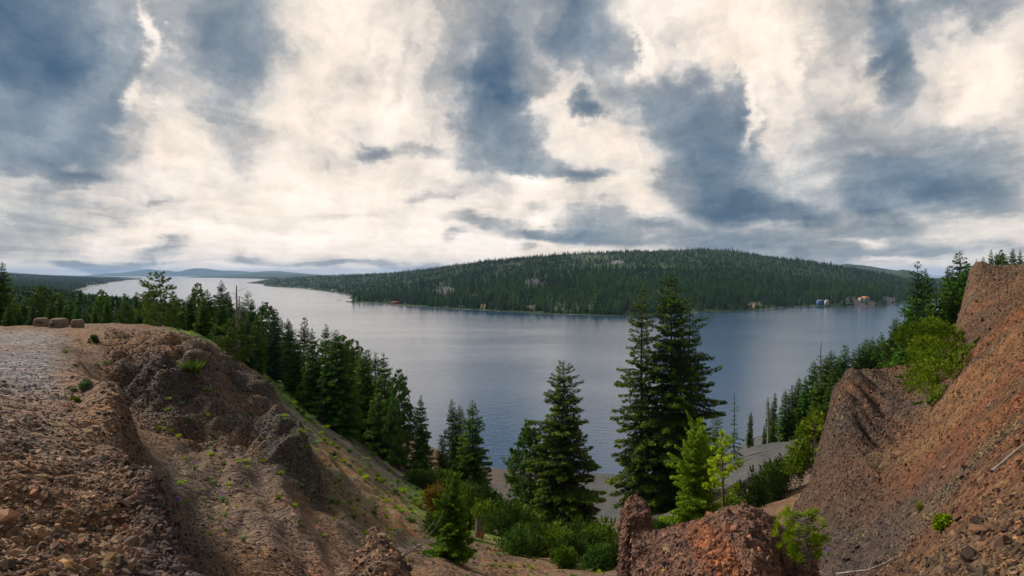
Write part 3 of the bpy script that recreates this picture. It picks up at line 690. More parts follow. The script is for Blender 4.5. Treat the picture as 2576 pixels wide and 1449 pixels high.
# ------------------------------------------------------------------ lake
m, t, out = new_mat('lake_water')
p = t.new('ShaderNodeBsdfPrincipled'); t.link(p.outputs[0], out.inputs['Surface'])
p.inputs['Base Color'].default_value = (0.014, 0.05, 0.105, 1)
p.inputs['Roughness'].default_value = 0.12; p.inputs['IOR'].default_value = 1.333
geo = t.new('ShaderNodeNewGeometry'); pos = geo.outputs['Position']
a1 = t.noise(t.mapping(pos, rot=(0, 0, 0.5), scale=(0.35, 1.0, 1)), 0.42, 4, 0.6)
a2 = t.noise(t.mapping(pos, rot=(0, 0, -0.3), scale=(0.5, 1.1, 1)), 1.3, 3, 0.55)
gust = t.maprange(t.noise(t.mapping(pos, rot=(0, 0, 0.2), scale=(0.5, 1, 1)), 0.006, 4, 0.6), 0.35, 0.65, 0.45, 1.25)
hgt = t.math('MULTIPLY', t.math('ADD', t.math('MULTIPLY', a1, 0.55), t.math('MULTIPLY', a2, 0.16)), gust)
b = t.new('ShaderNodeBump'); b.inputs['Strength'].default_value = 0.34; b.inputs['Distance'].default_value = 1.0
t.link(hgt, b.inputs['Height']); t.link(b.outputs[0], p.inputs['Normal'])
L = raw_mesh('lake', [(-40000, -200, 0), (40000, -200, 0), (40000, 45000, 0), (-40000, 45000, 0)], [(0, 1, 2, 3)], m)
tag(L, kind='structure')
# ------------------------------------------------------------------ foliage materials
def leaf_material(name, dark, mid, lite, trans=0.25, hue=0.02, vr=(0.72, 1.3)):
    m, t, out = new_mat(name)
    a = t.new('ShaderNodeAttribute', attribute_name='tint')
    oi = t.new('ShaderNodeObjectInfo')
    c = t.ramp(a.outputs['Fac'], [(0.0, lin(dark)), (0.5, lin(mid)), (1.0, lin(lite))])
    hs = t.new('ShaderNodeHueSaturation'); t.link(c, hs.inputs['Color'])
    t.link(t.maprange(oi.outputs['Random'], 0, 1, 0.5 - hue, 0.5 + hue), hs.inputs['Hue'])
    r2 = t.math('FRACT', t.math('MULTIPLY', oi.outputs['Random'], 17.3))
    t.link(t.maprange(r2, 0, 1, *vr), hs.inputs['Value'])
    hs.inputs['Saturation'].default_value = 1.1
    p = t.new('ShaderNodeBsdfPrincipled'); t.link(hs.outputs[0], p.inputs['Base Color'])
    p.inputs['Roughness'].default_value = 0.75; p.inputs['Specular IOR Level'].default_value = 0.15
    tr = t.new('ShaderNodeBsdfTranslucent'); t.link(hs.outputs[0], tr.inputs['Color'])
    mx = t.new('ShaderNodeMixShader'); mx.inputs[0].default_value = trans
    t.link(p.outputs[0], mx.inputs[1]); t.link(tr.outputs[0], mx.inputs[2]); t.link(mx.outputs[0], out.inputs['Surface'])
    return m
def plain(name, col, rough=0.85, spec=0.2, noise=None):
    m, t, out = new_mat(name)
    p = t.new('ShaderNodeBsdfPrincipled'); t.link(p.outputs[0], out.inputs['Surface'])
    p.inputs['Roughness'].default_value = rough; p.inputs['Specular IOR Level'].default_value = spec
    if noise:
        tc = t.new('ShaderNodeTexCoord')
        n = t.noise(tc.outputs['Object'], noise[0], 5, 0.65)
        c = t.mix(t.maprange(n, 0.35, 0.65), (*lin(col), 1), (*lin(noise[1]), 1)); t.link(c, p.inputs['Base Color'])
        b = t.new('ShaderNodeBump'); b.inputs['Strength'].default_value = 0.5; b.inputs['Distance'].default_value = 0.03
        t.link(n, b.inputs['Height']); t.link(b.outputs[0], p.inputs['Normal'])
    else: p.inputs['Base Color'].default_value = (*lin(col), 1)
    return m
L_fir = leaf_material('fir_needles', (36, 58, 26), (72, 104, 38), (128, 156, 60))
L_pine = leaf_material('pine_needles', (44, 68, 32), (80, 108, 48), (128, 152, 74))
L_blue = leaf_material('spruce_needles', (36, 58, 38), (66, 96, 58), (110, 140, 86))
L_lime = leaf_material('young_needles', (92, 118, 30), (142, 168, 46), (200, 212, 92), 0.35)
L_shrub = leaf_material('shrub_leaves', (42, 62, 26), (70, 94, 38), (116, 138, 62), 0.3)
L_bush = leaf_material('bush_leaves', (58, 80, 26), (106, 128, 42), (176, 182, 80), 0.3, vr=(.85, 1.1))
L_far = leaf_material('far_needles', (28, 52, 32), (46, 78, 42), (84, 118, 58), 0.15, 0.025, (.5, 1.8))
L_gold = leaf_material('turning_leaves', (86, 80, 34), (122, 100, 42), (152, 124, 64), 0.3)
L_sage = leaf_material('sage_leaves', (84, 106, 72), (124, 146, 100), (160, 176, 124), 0.3)
L_grass = leaf_material('grass_blades', (86, 110, 44), (128, 146, 62), (176, 184, 96), 0.35)
M_bark = plain('bark', (66, 56, 50), noise=(3.0, (104, 90, 78)))
M_dead = plain('weathered_wood', (150, 140, 128), noise=(4.0, (108, 98, 90)))

# ------------------------------------------------------------------ plant builders (numpy)
def rot_basis(n, rng):
    v = rng.normal(size=(n, 3)); v /= np.linalg.norm(v, axis=1)[:, None]; return v
def norm(v): return v / np.maximum(np.linalg.norm(v, axis=-1, keepdims=True), 1e-9)
def leaf_quads(P, A, N, L, Wd):
    """diamond shaped sprays: centre P, long axis A, normal N"""
    B = norm(np.cross(N, A)); L = L[:, None]; Wd = Wd[:, None]
    V = np.stack([P - A * L * .5, P + B * Wd * .5 - A * L * .08, P + A * L * .5, P - B * Wd * .5 - A * L * .08], 1)
    return V.reshape(-1, 3), np.arange(len(P) * 4).reshape(-1, 4)
def tubes(segs, ns=5):
    """segs: list of (polyline Nx3, radii N)"""
    Vs = []; Fs = []; off = 0
    for pts, rad in segs:
        pts = np.asarray(pts, float); rad = np.asarray(rad, float); n = len(pts)
        tg = norm(np.gradient(pts, axis=0)); ref = np.array([0.31, 0.95, 0.05]) if abs(tg[0][2]) > .6 else np.array([0, 0, 1.])
        b1 = norm(np.cross(tg, ref)); b2 = np.cross(tg, b1)
        th = np.arange(ns) / ns * 2 * np.pi
        R = pts[:, None] + rad[:, None, None] * (np.cos(th)[None, :, None] * b1[:, None] + np.sin(th)[None, :, None] * b2[:, None])
        idx = np.arange(n * ns).reshape(n, ns) + off
        nx = np.roll(idx, -1, 1)
        Fs.append(np.stack([idx[:-1], nx[:-1], nx[1:], idx[1:]], -1).reshape(-1, 4)); Vs.append(R.reshape(-1, 3)); off += n * ns
    return np.concatenate(Vs), np.concatenate(Fs)

def conifer(seed, h=20., r=3.2, base=0.06, power=0.85, density=1.0, leaf=0.5, up=0.35, droop=0.55, ragged=0.3, whorl=0.42, nb=7,
            lean=0.0, pine=False, bare_low=0.0, lw=0.5, gaps=0.1, one_side=0.0):
    """returns (crown V,F,tint), (trunk V,F). z up, base at origin"""
    rng = np.random.default_rng(seed)
    tr = h * 0.011 + 0.05
    zs = np.linspace(0, 1, 14)
    wob = np.cumsum(rng.normal(size=(14, 2)), 0) * h * 0.0025 + np.outer(zs, [lean * h, 0])
    trunk = [(np.c_[wob, zs * h], tr * (1 - zs) ** 0.8 + 0.02)]
    t_ = base; P = []; A = []; N = []; Ls = []; Wd = []; T = []
    nwh = int((1 - base) * h / whorl)
    tb = base + (1 - base) * (np.arange(nwh) + rng.uniform(-.3, .3, nwh)) / nwh
    tb = np.clip(tb, base, 0.995)
    lobe_ph = rng.uniform(0, 6.28, 4)
    for t0 in tb:
        nbr = max(3, int(nb * (0.75 + 0.5 * rng.random()) * (0.55 if t0 > .9 else 1)))
        ph0 = rng.uniform(0, 6.28)
        for k in range(nbr):
            ph = ph0 + 6.283 * (k + rng.uniform(-.35, .35)) / nbr
            if rng.random() < gaps: continue
            if pine: Rt = r * (min(1, (1 - t0) * 2.4) ** 0.7) * (0.72 + .28 * math.sin(min(1, (t0 - base) / (1 - base) * 2.2) * 1.57))
            else: Rt = r * ((1 - t0) ** power) * min(1, 0.8 + (t0 - base) * 3)
            lob = 1 + ragged * 0.8 * math.sin(ph * 2 + lobe_ph[0] + t0 * 9) * math.sin(t0 * 23 + lobe_ph[1]) + ragged * rng.normal() * 0.55
            if one_side: lob *= 1 + one_side * math.cos(ph)
            Lb = max(0.12 * r * (1.1 - t0), Rt * lob) + 0.02 * h * (1 - t0) * 0.3
            hd = np.array([math.cos(ph), math.sin(ph), 0])
            e0 = up * (0.2 + 1.5 * t0 ** 2) - (1 - t0) * 0.18 + rng.normal() * .08
            dr = droop * (1 - t0 * .7)
            c0 = np.array([np.interp(t0, zs, wob[:, 0]), np.interp(t0, zs, wob[:, 1]), t0 * h])
            def pt(s):
                s = np.asarray(s)[..., None]
                return c0 + hd * s * Lb + np.array([0, 0, 1.]) * Lb * (e0 * s - dr * s ** 2 * .8 + dr * .55 * s ** 3)
            side = np.array([-hd[1], hd[0], 0])
            if Lb > 0.9:
                ss = np.array([0, .35, .7, .92]); trunk.append((pt(ss), np.array([1, .7, .4, .15]) * (0.012 * Lb + 0.012)))
            if pine:
                nt = max(2, int(Lb * 2.2 * density / leaf * .5))
                s = rng.uniform(0.45, 1.0, nt) ** .8
                cen = pt(s) + side * (rng.uniform(-1, 1, nt) * .34 * Lb * (1.25 - s))[:, None] + np.array([0, 0, 1]) * (rng.normal(size=nt) * .06 * Lb)[:, None]
                q = 12
                dirs = rot_basis(nt * q, rng) + np.array([0, 0, .55]) + hd * .3; dirs = norm(dirs)
                cc = np.repeat(cen, q, 0); P.append(cc + dirs * leaf * .5); A.append(dirs)
                N.append(norm(np.cross(dirs, rot_basis(nt * q, rng)))); Ls.append(np.full(nt * q, leaf) * rng.uniform(.7, 1.2, nt * q)); Wd.append(np.full(nt * q, leaf * .3))
                T.append(np.clip(np.repeat(rng.uniform(.15, .85, nt), q) + rng.normal(size=nt * q) * .12, 0, 1))
            else:
                n = max(5, int(density * (Lb * Lb * 1.5 + Lb * 3) / (leaf * leaf) * .62))
                s = rng.uniform(0.02 + bare_low * .4, 1.0, n) ** .75
                lat = rng.uniform(-1, 1, n); wdt = .42 * Lb * np.clip(1.15 - s, .08, .8)
                c = pt(s) + side * (lat * wdt)[:, None]
                c[:, 2] += rng.normal(size=n) * leaf * .22 - np.abs(lat) * wdt * .25
                ax = norm(hd + side * (lat * .9)[:, None] + np.array([0, 0, 1]) * (-.25 + rng.normal(size=n) * .3)[:, None])
                nn = norm(np.array([0, 0, 1.]) + rng.normal(size=(n, 3)) * .55)
                P.append(c); A.append(ax); N.append(nn)
                l_ = leaf * rng.uniform(.6, 1.25, n) * (0.55 + .45 * (1 - t0)); Ls.append(l_); Wd.append(l_ * lw * rng.uniform(.8, 1.4, n))
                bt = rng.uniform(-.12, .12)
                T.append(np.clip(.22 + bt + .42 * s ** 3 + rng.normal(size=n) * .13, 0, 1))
    P, A, N, Ls, Wd, T = [np.concatenate(q) for q in (P, A, N, Ls, Wd, T)]
    V, Fq = leaf_quads(P, A, N, Ls, Wd)
    tv, tf = tubes(trunk, 5)
    return (V, Fq, np.repeat(T, 4)), (tv, tf)

def bush(seed, rx=1.5, ry=1.2, rz=1.2, n=2500, leaf=0.14, lobes=9, up=0.0, stems=9, fill=0.35, lw=.55, shape=None):
    rng = np.random.default_rng(seed)
    if shape is None:
        c = rng.normal(size=(lobes, 3)); c = norm(c) * rng.uniform(.35, .68, (lobes, 1)); c[:, 2] = np.abs(c[:, 2]) * 1.1 + .18
        rad = rng.uniform(.24, .5, lobes)
        c = c * np.array([rx, ry, rz]); rr = rad[:, None] * np.array([rx, ry, rz])
    else:
        c = np.array([q[:3] for q in shape], float); rr = np.array([[q[3], q[3] * .9, q[3] * .85] for q in shape]); lobes = len(shape)
    w = rr.prod(1) ** .67; k = rng.choice(lobes, n, p=w / w.sum())
    u = rot_basis(n, rng); rho = np.where(rng.random(n) < fill, rng.random(n) ** .33, rng.uniform(.85, 1.05, n))
    tuft = rng.normal(size=(n, 3)) * leaf * .3
    shoot = rng.random(n) < .27; sk = rng.integers(0, 40, n); sd = norm(np.random.default_rng(seed + 1).normal(size=(40, 3)) + np.array([0, 0, .9]))
    P = c[k] + u * rho[:, None] * rr[k] * (1 + .22 * np.sin(u[:, :1] * 9 + k[:, None]) * np.cos(u[:, 2:] * 11 + u[:, 1:2] * 7)) + tuft
    sp_ = rng.uniform(.8, 1.45, n)[:, None] * sd[sk] * rr.mean(0) + c[sk % lobes]
    P = np.where(shoot[:, None], sp_ + tuft * .5, P)
    if shape is None: P[:, 2] = np.maximum(P[:, 2], .02)
    A = norm(u + np.array([0, 0, .5 + up]) + rng.normal(size=(n, 3)) * .5)
    N = norm(u * 1.1 + rng.normal(size=(n, 3)) * .38 + np.array([0, 0, .25]))
    Ls = leaf * rng.uniform(.6, 1.3, n)
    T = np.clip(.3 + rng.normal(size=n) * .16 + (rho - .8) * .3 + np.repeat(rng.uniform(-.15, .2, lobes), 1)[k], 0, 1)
    V, Fq = leaf_quads(P, A, N, Ls, Ls * lw)
    seg = []
    for i in range(max(stems, 1)):
        tgt = c[rng.integers(lobes)] + rng.normal(size=3) * .1 * rx
        st = np.array([rng.normal() * .08 * rx, rng.normal() * .08 * ry, -.15])
        mid = (st + tgt) / 2 + rng.normal(size=3) * .08 * rx
        seg.append((np.array([st, mid, tgt]), np.array([.03, .02, .008]) * max(rx, .3)))
    tv, tf = tubes(seg, 4)
    return (V, Fq, np.repeat(T, 4)), (tv, tf)

def tuft(seed, h=.35, r=.25, n=120, w=.012, flower=None, nf=0, fcol=None):
    rng = np.random.default_rng(seed)
    ph = rng.uniform(0, 6.28, n); sp = rng.uniform(.05, 1, n) ** .7
    A = norm(np.c_[np.cos(ph) * sp * r / h * 1.1, np.sin(ph) * sp * r / h * 1.1, np.ones(n)])
    L_ = h * rng.uniform(.55, 1.1, n)
    base = np.c_[np.cos(ph) * sp * r * .35, np.sin(ph) * sp * r * .35, np.zeros(n)]
    P = base + A * L_[:, None] * .5
    N = norm(rot_basis(n, rng) * np.array([1, 1, .2]))
    V, Fq = leaf_quads(P, A, N, L_, np.full(n, w) * rng.uniform(.7, 1.5, n))
    return V, Fq, np.repeat(np.clip(rng.normal(.5, .22, n), 0, 1), 4)

# ------------------------------------------------------------------ prototypes kept as shared meshes
def mesh_pair(kind, parts, leafmat, woodmat=None):
    (V, Fq, T), (tv, tf) = parts
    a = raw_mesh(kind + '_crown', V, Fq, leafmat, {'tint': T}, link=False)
    b = raw_mesh(kind + '_trunk', tv, tf, woodmat or M_bark, smooth=True, link=False)
    return a, b
def place_plant(kind, pair, loc, scale=1.0, rz=0.0, label=None, cat='tree', group=None, names=('crown', 'trunk')):
    if not hasattr(scale, '__len__'): scale = (scale,) * 3
    e = bpy.data.objects.new(kind, None); C.objects.link(e)
    e.location = loc; e.scale = scale; e.rotation_euler = (0, 0, rz); e.empty_display_size = .2
    tag(e, label, cat, group)
    for me, nm in zip(pair, names):
        o = bpy.data.objects.new(nm, me); C.objects.link(o); o.parent = e
    return e
# ------------------------------------------------------------------ far forests (uncountable: instanced on points)
def instancer(name, pts, rotz, scl, protos, label, extra_tag=None, idx=None, rot=None, tint=None):
    """one object: points carrying copies of a few prototype meshes"""
    n = len(pts)
    me = bpy.data.meshes.new(name); me.vertices.add(n); me.vertices.foreach_set('co', np.asarray(pts, np.float32).ravel())
    rt = np.zeros((n, 3), np.float32)
    if rot is None: rt[:, 2] = rotz
    else: rt[:] = rot
    a = me.attributes.new('rot', 'FLOAT_VECTOR', 'POINT'); a.data.foreach_set('vector', rt.ravel())
    s3 = np.asarray(scl, np.float32)
    if s3.ndim == 1: s3 = np.repeat(s3[:, None], 3, 1)
    a = me.attributes.new('scl', 'FLOAT_VECTOR', 'POINT'); a.data.foreach_set('vector', s3.ravel().copy())
    if idx is None: idx = np.random.default_rng(5).integers(0, len(protos), n)
    a = me.attributes.new('pick', 'INT', 'POINT'); a.data.foreach_set('value', np.asarray(idx, np.int32))
    if tint is not None:
        a = me.attributes.new('tone', 'FLOAT_COLOR', 'POINT'); a.data.foreach_set('color', np.concatenate([tint, np.ones((n, 1))], 1).astype(np.float32).ravel())
    o = bpy.data.objects.new(name, me); C.objects.link(o)
    col = bpy.data.collections.new(name + '_sources')
    for i, pm in enumerate(protos):
        po = bpy.data.objects.new('%s_source_%02d' % (name, i), pm); col.objects.link(po)
    g = bpy.data.node_groups.new(name + '_scatter', 'GeometryNodeTree')
    g.interface.new_socket('Geometry', in_out='INPUT', socket_type='NodeSocketGeometry')
    g.interface.new_socket('Geometry', in_out='OUTPUT', socket_type='NodeSocketGeometry')
    gi = g.nodes.new('NodeGroupInput'); go = g.nodes.new('NodeGroupOutput')
    ci = g.nodes.new('GeometryNodeCollectionInfo'); ci.inputs['Collection'].default_value = col
    ci.inputs['Separate Children'].default_value = True; ci.inputs['Reset Children'].default_value = True
    ip = g.nodes.new('GeometryNodeInstanceOnPoints'); ip.inputs['Pick Instance'].default_value = True
    def na(nm, typ):
        q_ = g.nodes.new('GeometryNodeInputNamedAttribute'); q_.data_type = typ; q_.inputs['Name'].default_value = nm; return q_.outputs[0]
    g.links.new(gi.outputs[0], ip.inputs['Points']); g.links.new(ci.outputs[0], ip.inputs['Instance'])
    g.links.new(na('pick', 'INT'), ip.inputs['Instance Index'])
    g.links.new(na('rot', 'FLOAT_VECTOR'), ip.inputs['Rotation']); g.links.new(na('scl', 'FLOAT_VECTOR'), ip.inputs['Scale'])
    last = ip.outputs[0]
    g.links.new(last, go.inputs[0])
    md = o.modifiers.new('scatter', 'NODES'); md.node_group = g
    tag(o, kind='stuff', label=label)
    return o

def merged(kind, parts, leafmat, woodmat=None):
    """crown and trunk as one small mesh for far trees"""
    (V, Fq, T), (tv, tf) = parts
    me = raw_mesh(kind, np.concatenate([V, tv]), np.concatenate([Fq, tf + len(V)]), leafmat, {'tint': np.concatenate([T, np.zeros(len(tv))])}, link=False)
    me.materials.append(woodmat or M_bark)
    mi = np.zeros(len(Fq) + len(tf), np.int32); mi[len(Fq):] = 1; me.polygons.foreach_set('material_index', mi)
    return me
L_far2 = leaf_material('far_needles_light', (40, 66, 32), (68, 98, 44), (108, 136, 62), 0.15, 0.025, (.6, 1.5))
# lighter trees, 20 m tall
FAR = []
for i, (r_, pw_, b_, lf) in enumerate([(3.6, .7, .03, 1.5), (3.0, .8, .04, 1.4), (4.2, .6, .05, 1.6), (3.3, .75, .02, 1.4), (4.4, .5, .08, 1.7)]):
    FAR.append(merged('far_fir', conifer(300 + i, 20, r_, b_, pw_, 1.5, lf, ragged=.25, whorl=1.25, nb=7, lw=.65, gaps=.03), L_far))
FAR2 = []
for i, (r_, pw_, b_, lf) in enumerate([(4.0, .6, .04, 1.5), (3.4, .7, .03, 1.4), (4.8, .45, .08, 1.7)]):
    FAR2.append(merged('far_fir', conifer(320 + i, 20, r_, b_, pw_, 1.5, lf, ragged=.3, whorl=1.25, nb=7, lw=.65, gaps=.03), L_far2))
FARB = [merged('far_broadleaf', bush(330 + i, 3.6, 3.6, 6.5, 420, 1.5, 9, stems=3), L_shrub) for i in range(2)]

rng = np.random.default_rng(12)
def far_points(n, p0, p1, d0, d1, zf, pw=1.0):
    px = rng.uniform(p0, p1, n); u = rng.random(n)
    yy = np.exp(math.log(d0) + (math.log(d1) - math.log(d0)) * u ** pw)
    x = (px - HX) / F * yy
    return px, x, yy, zf(x, yy)
px, x, y, z = far_points(30000, 650, 2460, 1050, 5200, far_z, 1.0)
pyv = HY - (z - H) / y * F
ok = z > 1.0
for (a_, b_, c_, d_, _) in BARE: ok &= ~((((px - a_) / (c_ * .8)) ** 2 + ((pyv - b_) / (d_ * .8)) ** 2 < 1) & (rng.random(len(px)) < .9))
for (a_, b_, c_, d_, _) in MEAD: ok &= ~((((px - a_) / c_) ** 2 + ((pyv - b_) / d_) ** 2 < 1) & (rng.random(len(px)) < .6))
px, x, y, z = px[ok], x[ok], y[ok], z[ok]
hs = rng.uniform(.55, 1.15, len(x)) * (0.85 + .25 * fbm(x / 90, y / 90, seed=95)) * np.where(y > 1500, .95, 1) * np.where(y > 2000, .78, 1) * (1 + (rng.random(len(x)) < .06) * .45)
pt3 = np.c_[x, y, z - .3]
# the front rows along the far shore are trees one can count
dist_ord = np.argsort(-(hs * 20 / y))
near = dist_ord[:130]; rest = dist_ord[130:]
pick = rng.integers(0, 5, len(x)); alt = rng.random(len(x)) < smooth01(fbm(x / 110, y / 140, seed=96, oct=4), -.1, .35) * np.where(y > 2000, .25, .9); pick[alt] = 7 + rng.integers(0, 3, alt.sum()); br = rng.random(len(x)) < np.where((z < 8) & (px > 1330), .3, .02); alt &= ~br; pick[br] = 5 + rng.integers(0, 2, br.sum())
instancer('forest_across_the_lake', pt3[rest], rng.uniform(0, 6.28, len(rest)), np.c_[hs, hs, hs][rest] * np.where(br[rest], .6, 1)[:, None], FAR + FARB + FAR2, 'dense dark conifer forest covering the long hill across the lake', idx=pick[rest])
SHORE_TREES = [(pt3[i], hs[i], int(pick[i])) for i in near]

px, x, y, z = far_points(19000, -260, 700, 1750, 12500, left_z, .8)
ok = (z > 1.0); px, x, y, z = px[ok], x[ok], y[ok], z[ok]; hs = rng.uniform(.6, 1.1, len(x)) * .95
instancer('forest_up_the_lake', np.c_[x, y, z - .3], rng.uniform(0, 6.28, len(x)), hs, FAR, 'dark conifer forest on the low shores at the left end of the lake')
px, x, y, z = far_points(9000, -300, 640, 190, 2500, hill_z, .75)
ok = (z > 1.5) & (px < 700); px, x, y, z = px[ok], x[ok], y[ok], z[ok]; hs = rng.uniform(.45, .85, len(x))
hs *= np.where(y < 500, .8, 1)
instancer('forest_below_the_plateau', np.c_[x, y, z - .3], rng.uniform(0, 6.28, len(x)), hs, FAR, 'dense mixed conifer forest falling away behind the gravel plateau')
px, x, y, z = far_points(1500, 2150, 3100, 230, 900, hill_z, .8)
ok = (z > 1.5); px, x, y, z = px[ok], x[ok], y[ok], z[ok]; hs = rng.uniform(.35, .6, len(x))
instancer('forest_behind_the_rocks', np.c_[x, y, z - .3], rng.uniform(0, 6.28, len(x)), hs, FAR, 'green conifer forest sloping to the lake behind the right hand rocks')
# ------------------------------------------------------------------ loose stones
import bmesh
def stone_mesh(seed, npt=14, flat=(1, .75, .55)):
    r_ = random.Random(seed); bm = bmesh.new()
    for _ in range(npt):
        v = Vector((r_.gauss(0, 1), r_.gauss(0, 1), r_.gauss(0, 1))).normalized() * r_.uniform(.75, 1.05)
        bm.verts.new((v.x * flat[0] * .5, v.y * flat[1] * .5, v.z * flat[2] * .5))
    bmesh.ops.convex_hull(bm, input=bm.verts)
    me = bpy.data.meshes.new('stone'); bm.to_mesh(me); bm.free(); return me
m, t, out = new_mat('broken_stone')
p = t.new('ShaderNodeBsdfPrincipled'); t.link(p.outputs[0], out.inputs['Surface'])
oi = t.new('ShaderNodeObjectInfo'); tn = t.new('ShaderNodeAttribute', attribute_name='tone'); tn.attribute_type = 'INSTANCER'
c = t.ramp(oi.outputs['Random'], [(0.0, (.30, .29, .34)), (0.22, (.62, .58, .60)), (0.45, (.92, .88, .86)), (0.66, (1.2, 1.1, 1.02)), (0.82, (1.25, .98, .78)), (0.90, (.6, .64, .78)), (0.97, (1.8, 1.62, 1.42))], 'CONSTANT')
c = t.mix(1.0, c, tn.outputs['Color'], 'MULTIPLY')
tco = t.new('ShaderNodeTexCoord')
c = t.mix(1.0, c, t.maprange(t.noise(tco.outputs['Object'], 3.0, 4, 0.65), .3, .7, .72, 1.28), 'MULTIPLY')
t.link(c, p.inputs['Base Color']); p.inputs['Roughness'].default_value = .85; p.inputs['Specular IOR Level'].default_value = .25
M_stone = m
STONES = [stone_mesh(i, 12 + i % 5, ((1, .7, .5), (1, .85, .7), (1.2, .6, .4), (1, .6, .6))[i % 4]) for i in range(10)]
for s_ in STONES: s_.materials.append(M_stone)

def grid_sample(PX, YG, V, mask, n, rng):
    """pick spots on a surface grid in proportion to how much of the view each cell fills"""
    py = HY - (V[..., 2] - H) / YG * F
    a = np.abs(py[1:, :-1] - py[:-1, :-1]) * (PX[0, 1] - PX[0, 0]) + 1e-6
    a = np.where(py[1:, :-1] < py[:-1, :-1] + .2, a, a * .15) * mask[:-1, :-1]
    c_ = np.cumsum(a.ravel()); k = np.searchsorted(c_, rng.random(n) * c_[-1]); i, j = np.divmod(k, a.shape[1])
    u, v = rng.random(n)[:, None], rng.random(n)[:, None]
    P = (V[i, j] * (1 - u) + V[i + 1, j] * u) * (1 - v) + (V[i, j + 1] * (1 - u) + V[i + 1, j + 1] * u) * v
    return P, i, j
ALLP = []; ALLS = []; ALLT = []
ALLR = []
def stones(P, size, tint, rng, sq=1.0, tilt=.35, sink=0.0):
    """tint: the colour of the ground each stone broke from"""
    n = len(P); s = np.clip(size, .012, None)
    sc3 = s[:, None] * rng.uniform(.7, 1.35, (n, 3)) * np.array([1, 1, sq])
    P = P.copy(); P[:, 2] -= s * (rng.uniform(-.1, .3, n) + sink); P[:, 1] += s * sink * 1.2
    ALLP.append(P); ALLS.append(sc3)
    ALLR.append(rng.uniform(0, 6.28, (n, 3)) * np.array([.12 * tilt / .35, .12 * tilt / .35, 1]) + rng.normal(size=(n, 3)) * np.array([tilt, tilt, 0]))
    ALLT.append(tint * rng.uniform(.7, 1.3, (n, 1)) * (1 + rng.normal(size=(n, 3)) * .05))
rng = np.random.default_rng(77)
PXh, YGh, Vh = polar_grid(-200, 2100, 7, 3.6, 200, 0.0115, hill_z); TTh = hill_paint(PXh, YGh, Vh)[0]
def lnorm(n, m_, s_): return np.exp(rng.normal(math.log(m_), s_, n))
def zone(G, mk, n, med, sg, pd=0.0, dref=10.0, sq=1.0, mul=1.0):
    PXz, YGz, Vz, Tz = G
    P, i, j = grid_sample(PXz, YGz, Vz, mk.astype(float), n, rng)
    stones(P, lnorm(n, med, sg) * (P[:, 1] / dref) ** pd, Tz[i, j] * mul, rng, sq)
GH = (PXh, YGh, Vh, TTh)
zone(GH, (PXh < 480) & (YGh < 20), 17000, .042, .5, .35, 9, 1.2, 1.05)
zone(GH, (PXh < 480) & (YGh < 19), 1300, .11, .35, 0, 9, 1.3, 1.15)
zone(GH, (PXh > 260) & (PXh < 560) & (YGh > 5) & (YGh < 24), 4500, .06, .5, 0, 9, 1.5, .95)
zone(GH, (PXh < 560) & (YGh > 18) & (YGh < 74), 7000, .06, .4, 0, 9, 1, 1.1)
zone(GH, (PXh > 260) & (PXh < 830) & (YGh > 32) & (YGh < 57), 14000, .085, .45, 0, 9, 2.0, 1.0)
zone(GH, (PXh > 350) & (PXh < 1250) & (YGh > 6) & (YGh < 60), 13000, .04, .45, .75, 16)
zone(GH, (PXh > 560) & (PXh < 1120) & (YGh > 7) & (YGh < 22), 5500, .07, .5, 0, 9, 1.2)
zone(GH, (PXh > 840) & (PXh < 1050) & (YGh > 9) & (YGh < 15), 2600, .10, .4, 0, 9, 1.3, 1.1)
zone(GH, (PXh > 1050) & (PXh < 2100) & (YGh > 14) & (YGh < 200), 9000, .09, .4, .7, 70)
# right hand slope
PXr, YGr, Vr = polar_grid(1960, 2800, 3.2, 3.6, 75, 0.0085, rock_z); GR = (PXr, YGr, Vr, rock_paint(PXr, YGr, Vr))
zone(GR, (YGr > 12), 24000, .06, .42, .7, 30, 2.2, 1.05)
zone(GR, (YGr < 12), 14000, .036, .45, 0, 9, 1.7, 1.1)
zone(GR, (YGr > 11) & (YGr < 17), 4500, .075, .35, 0, 9, 1.2, 1.15)

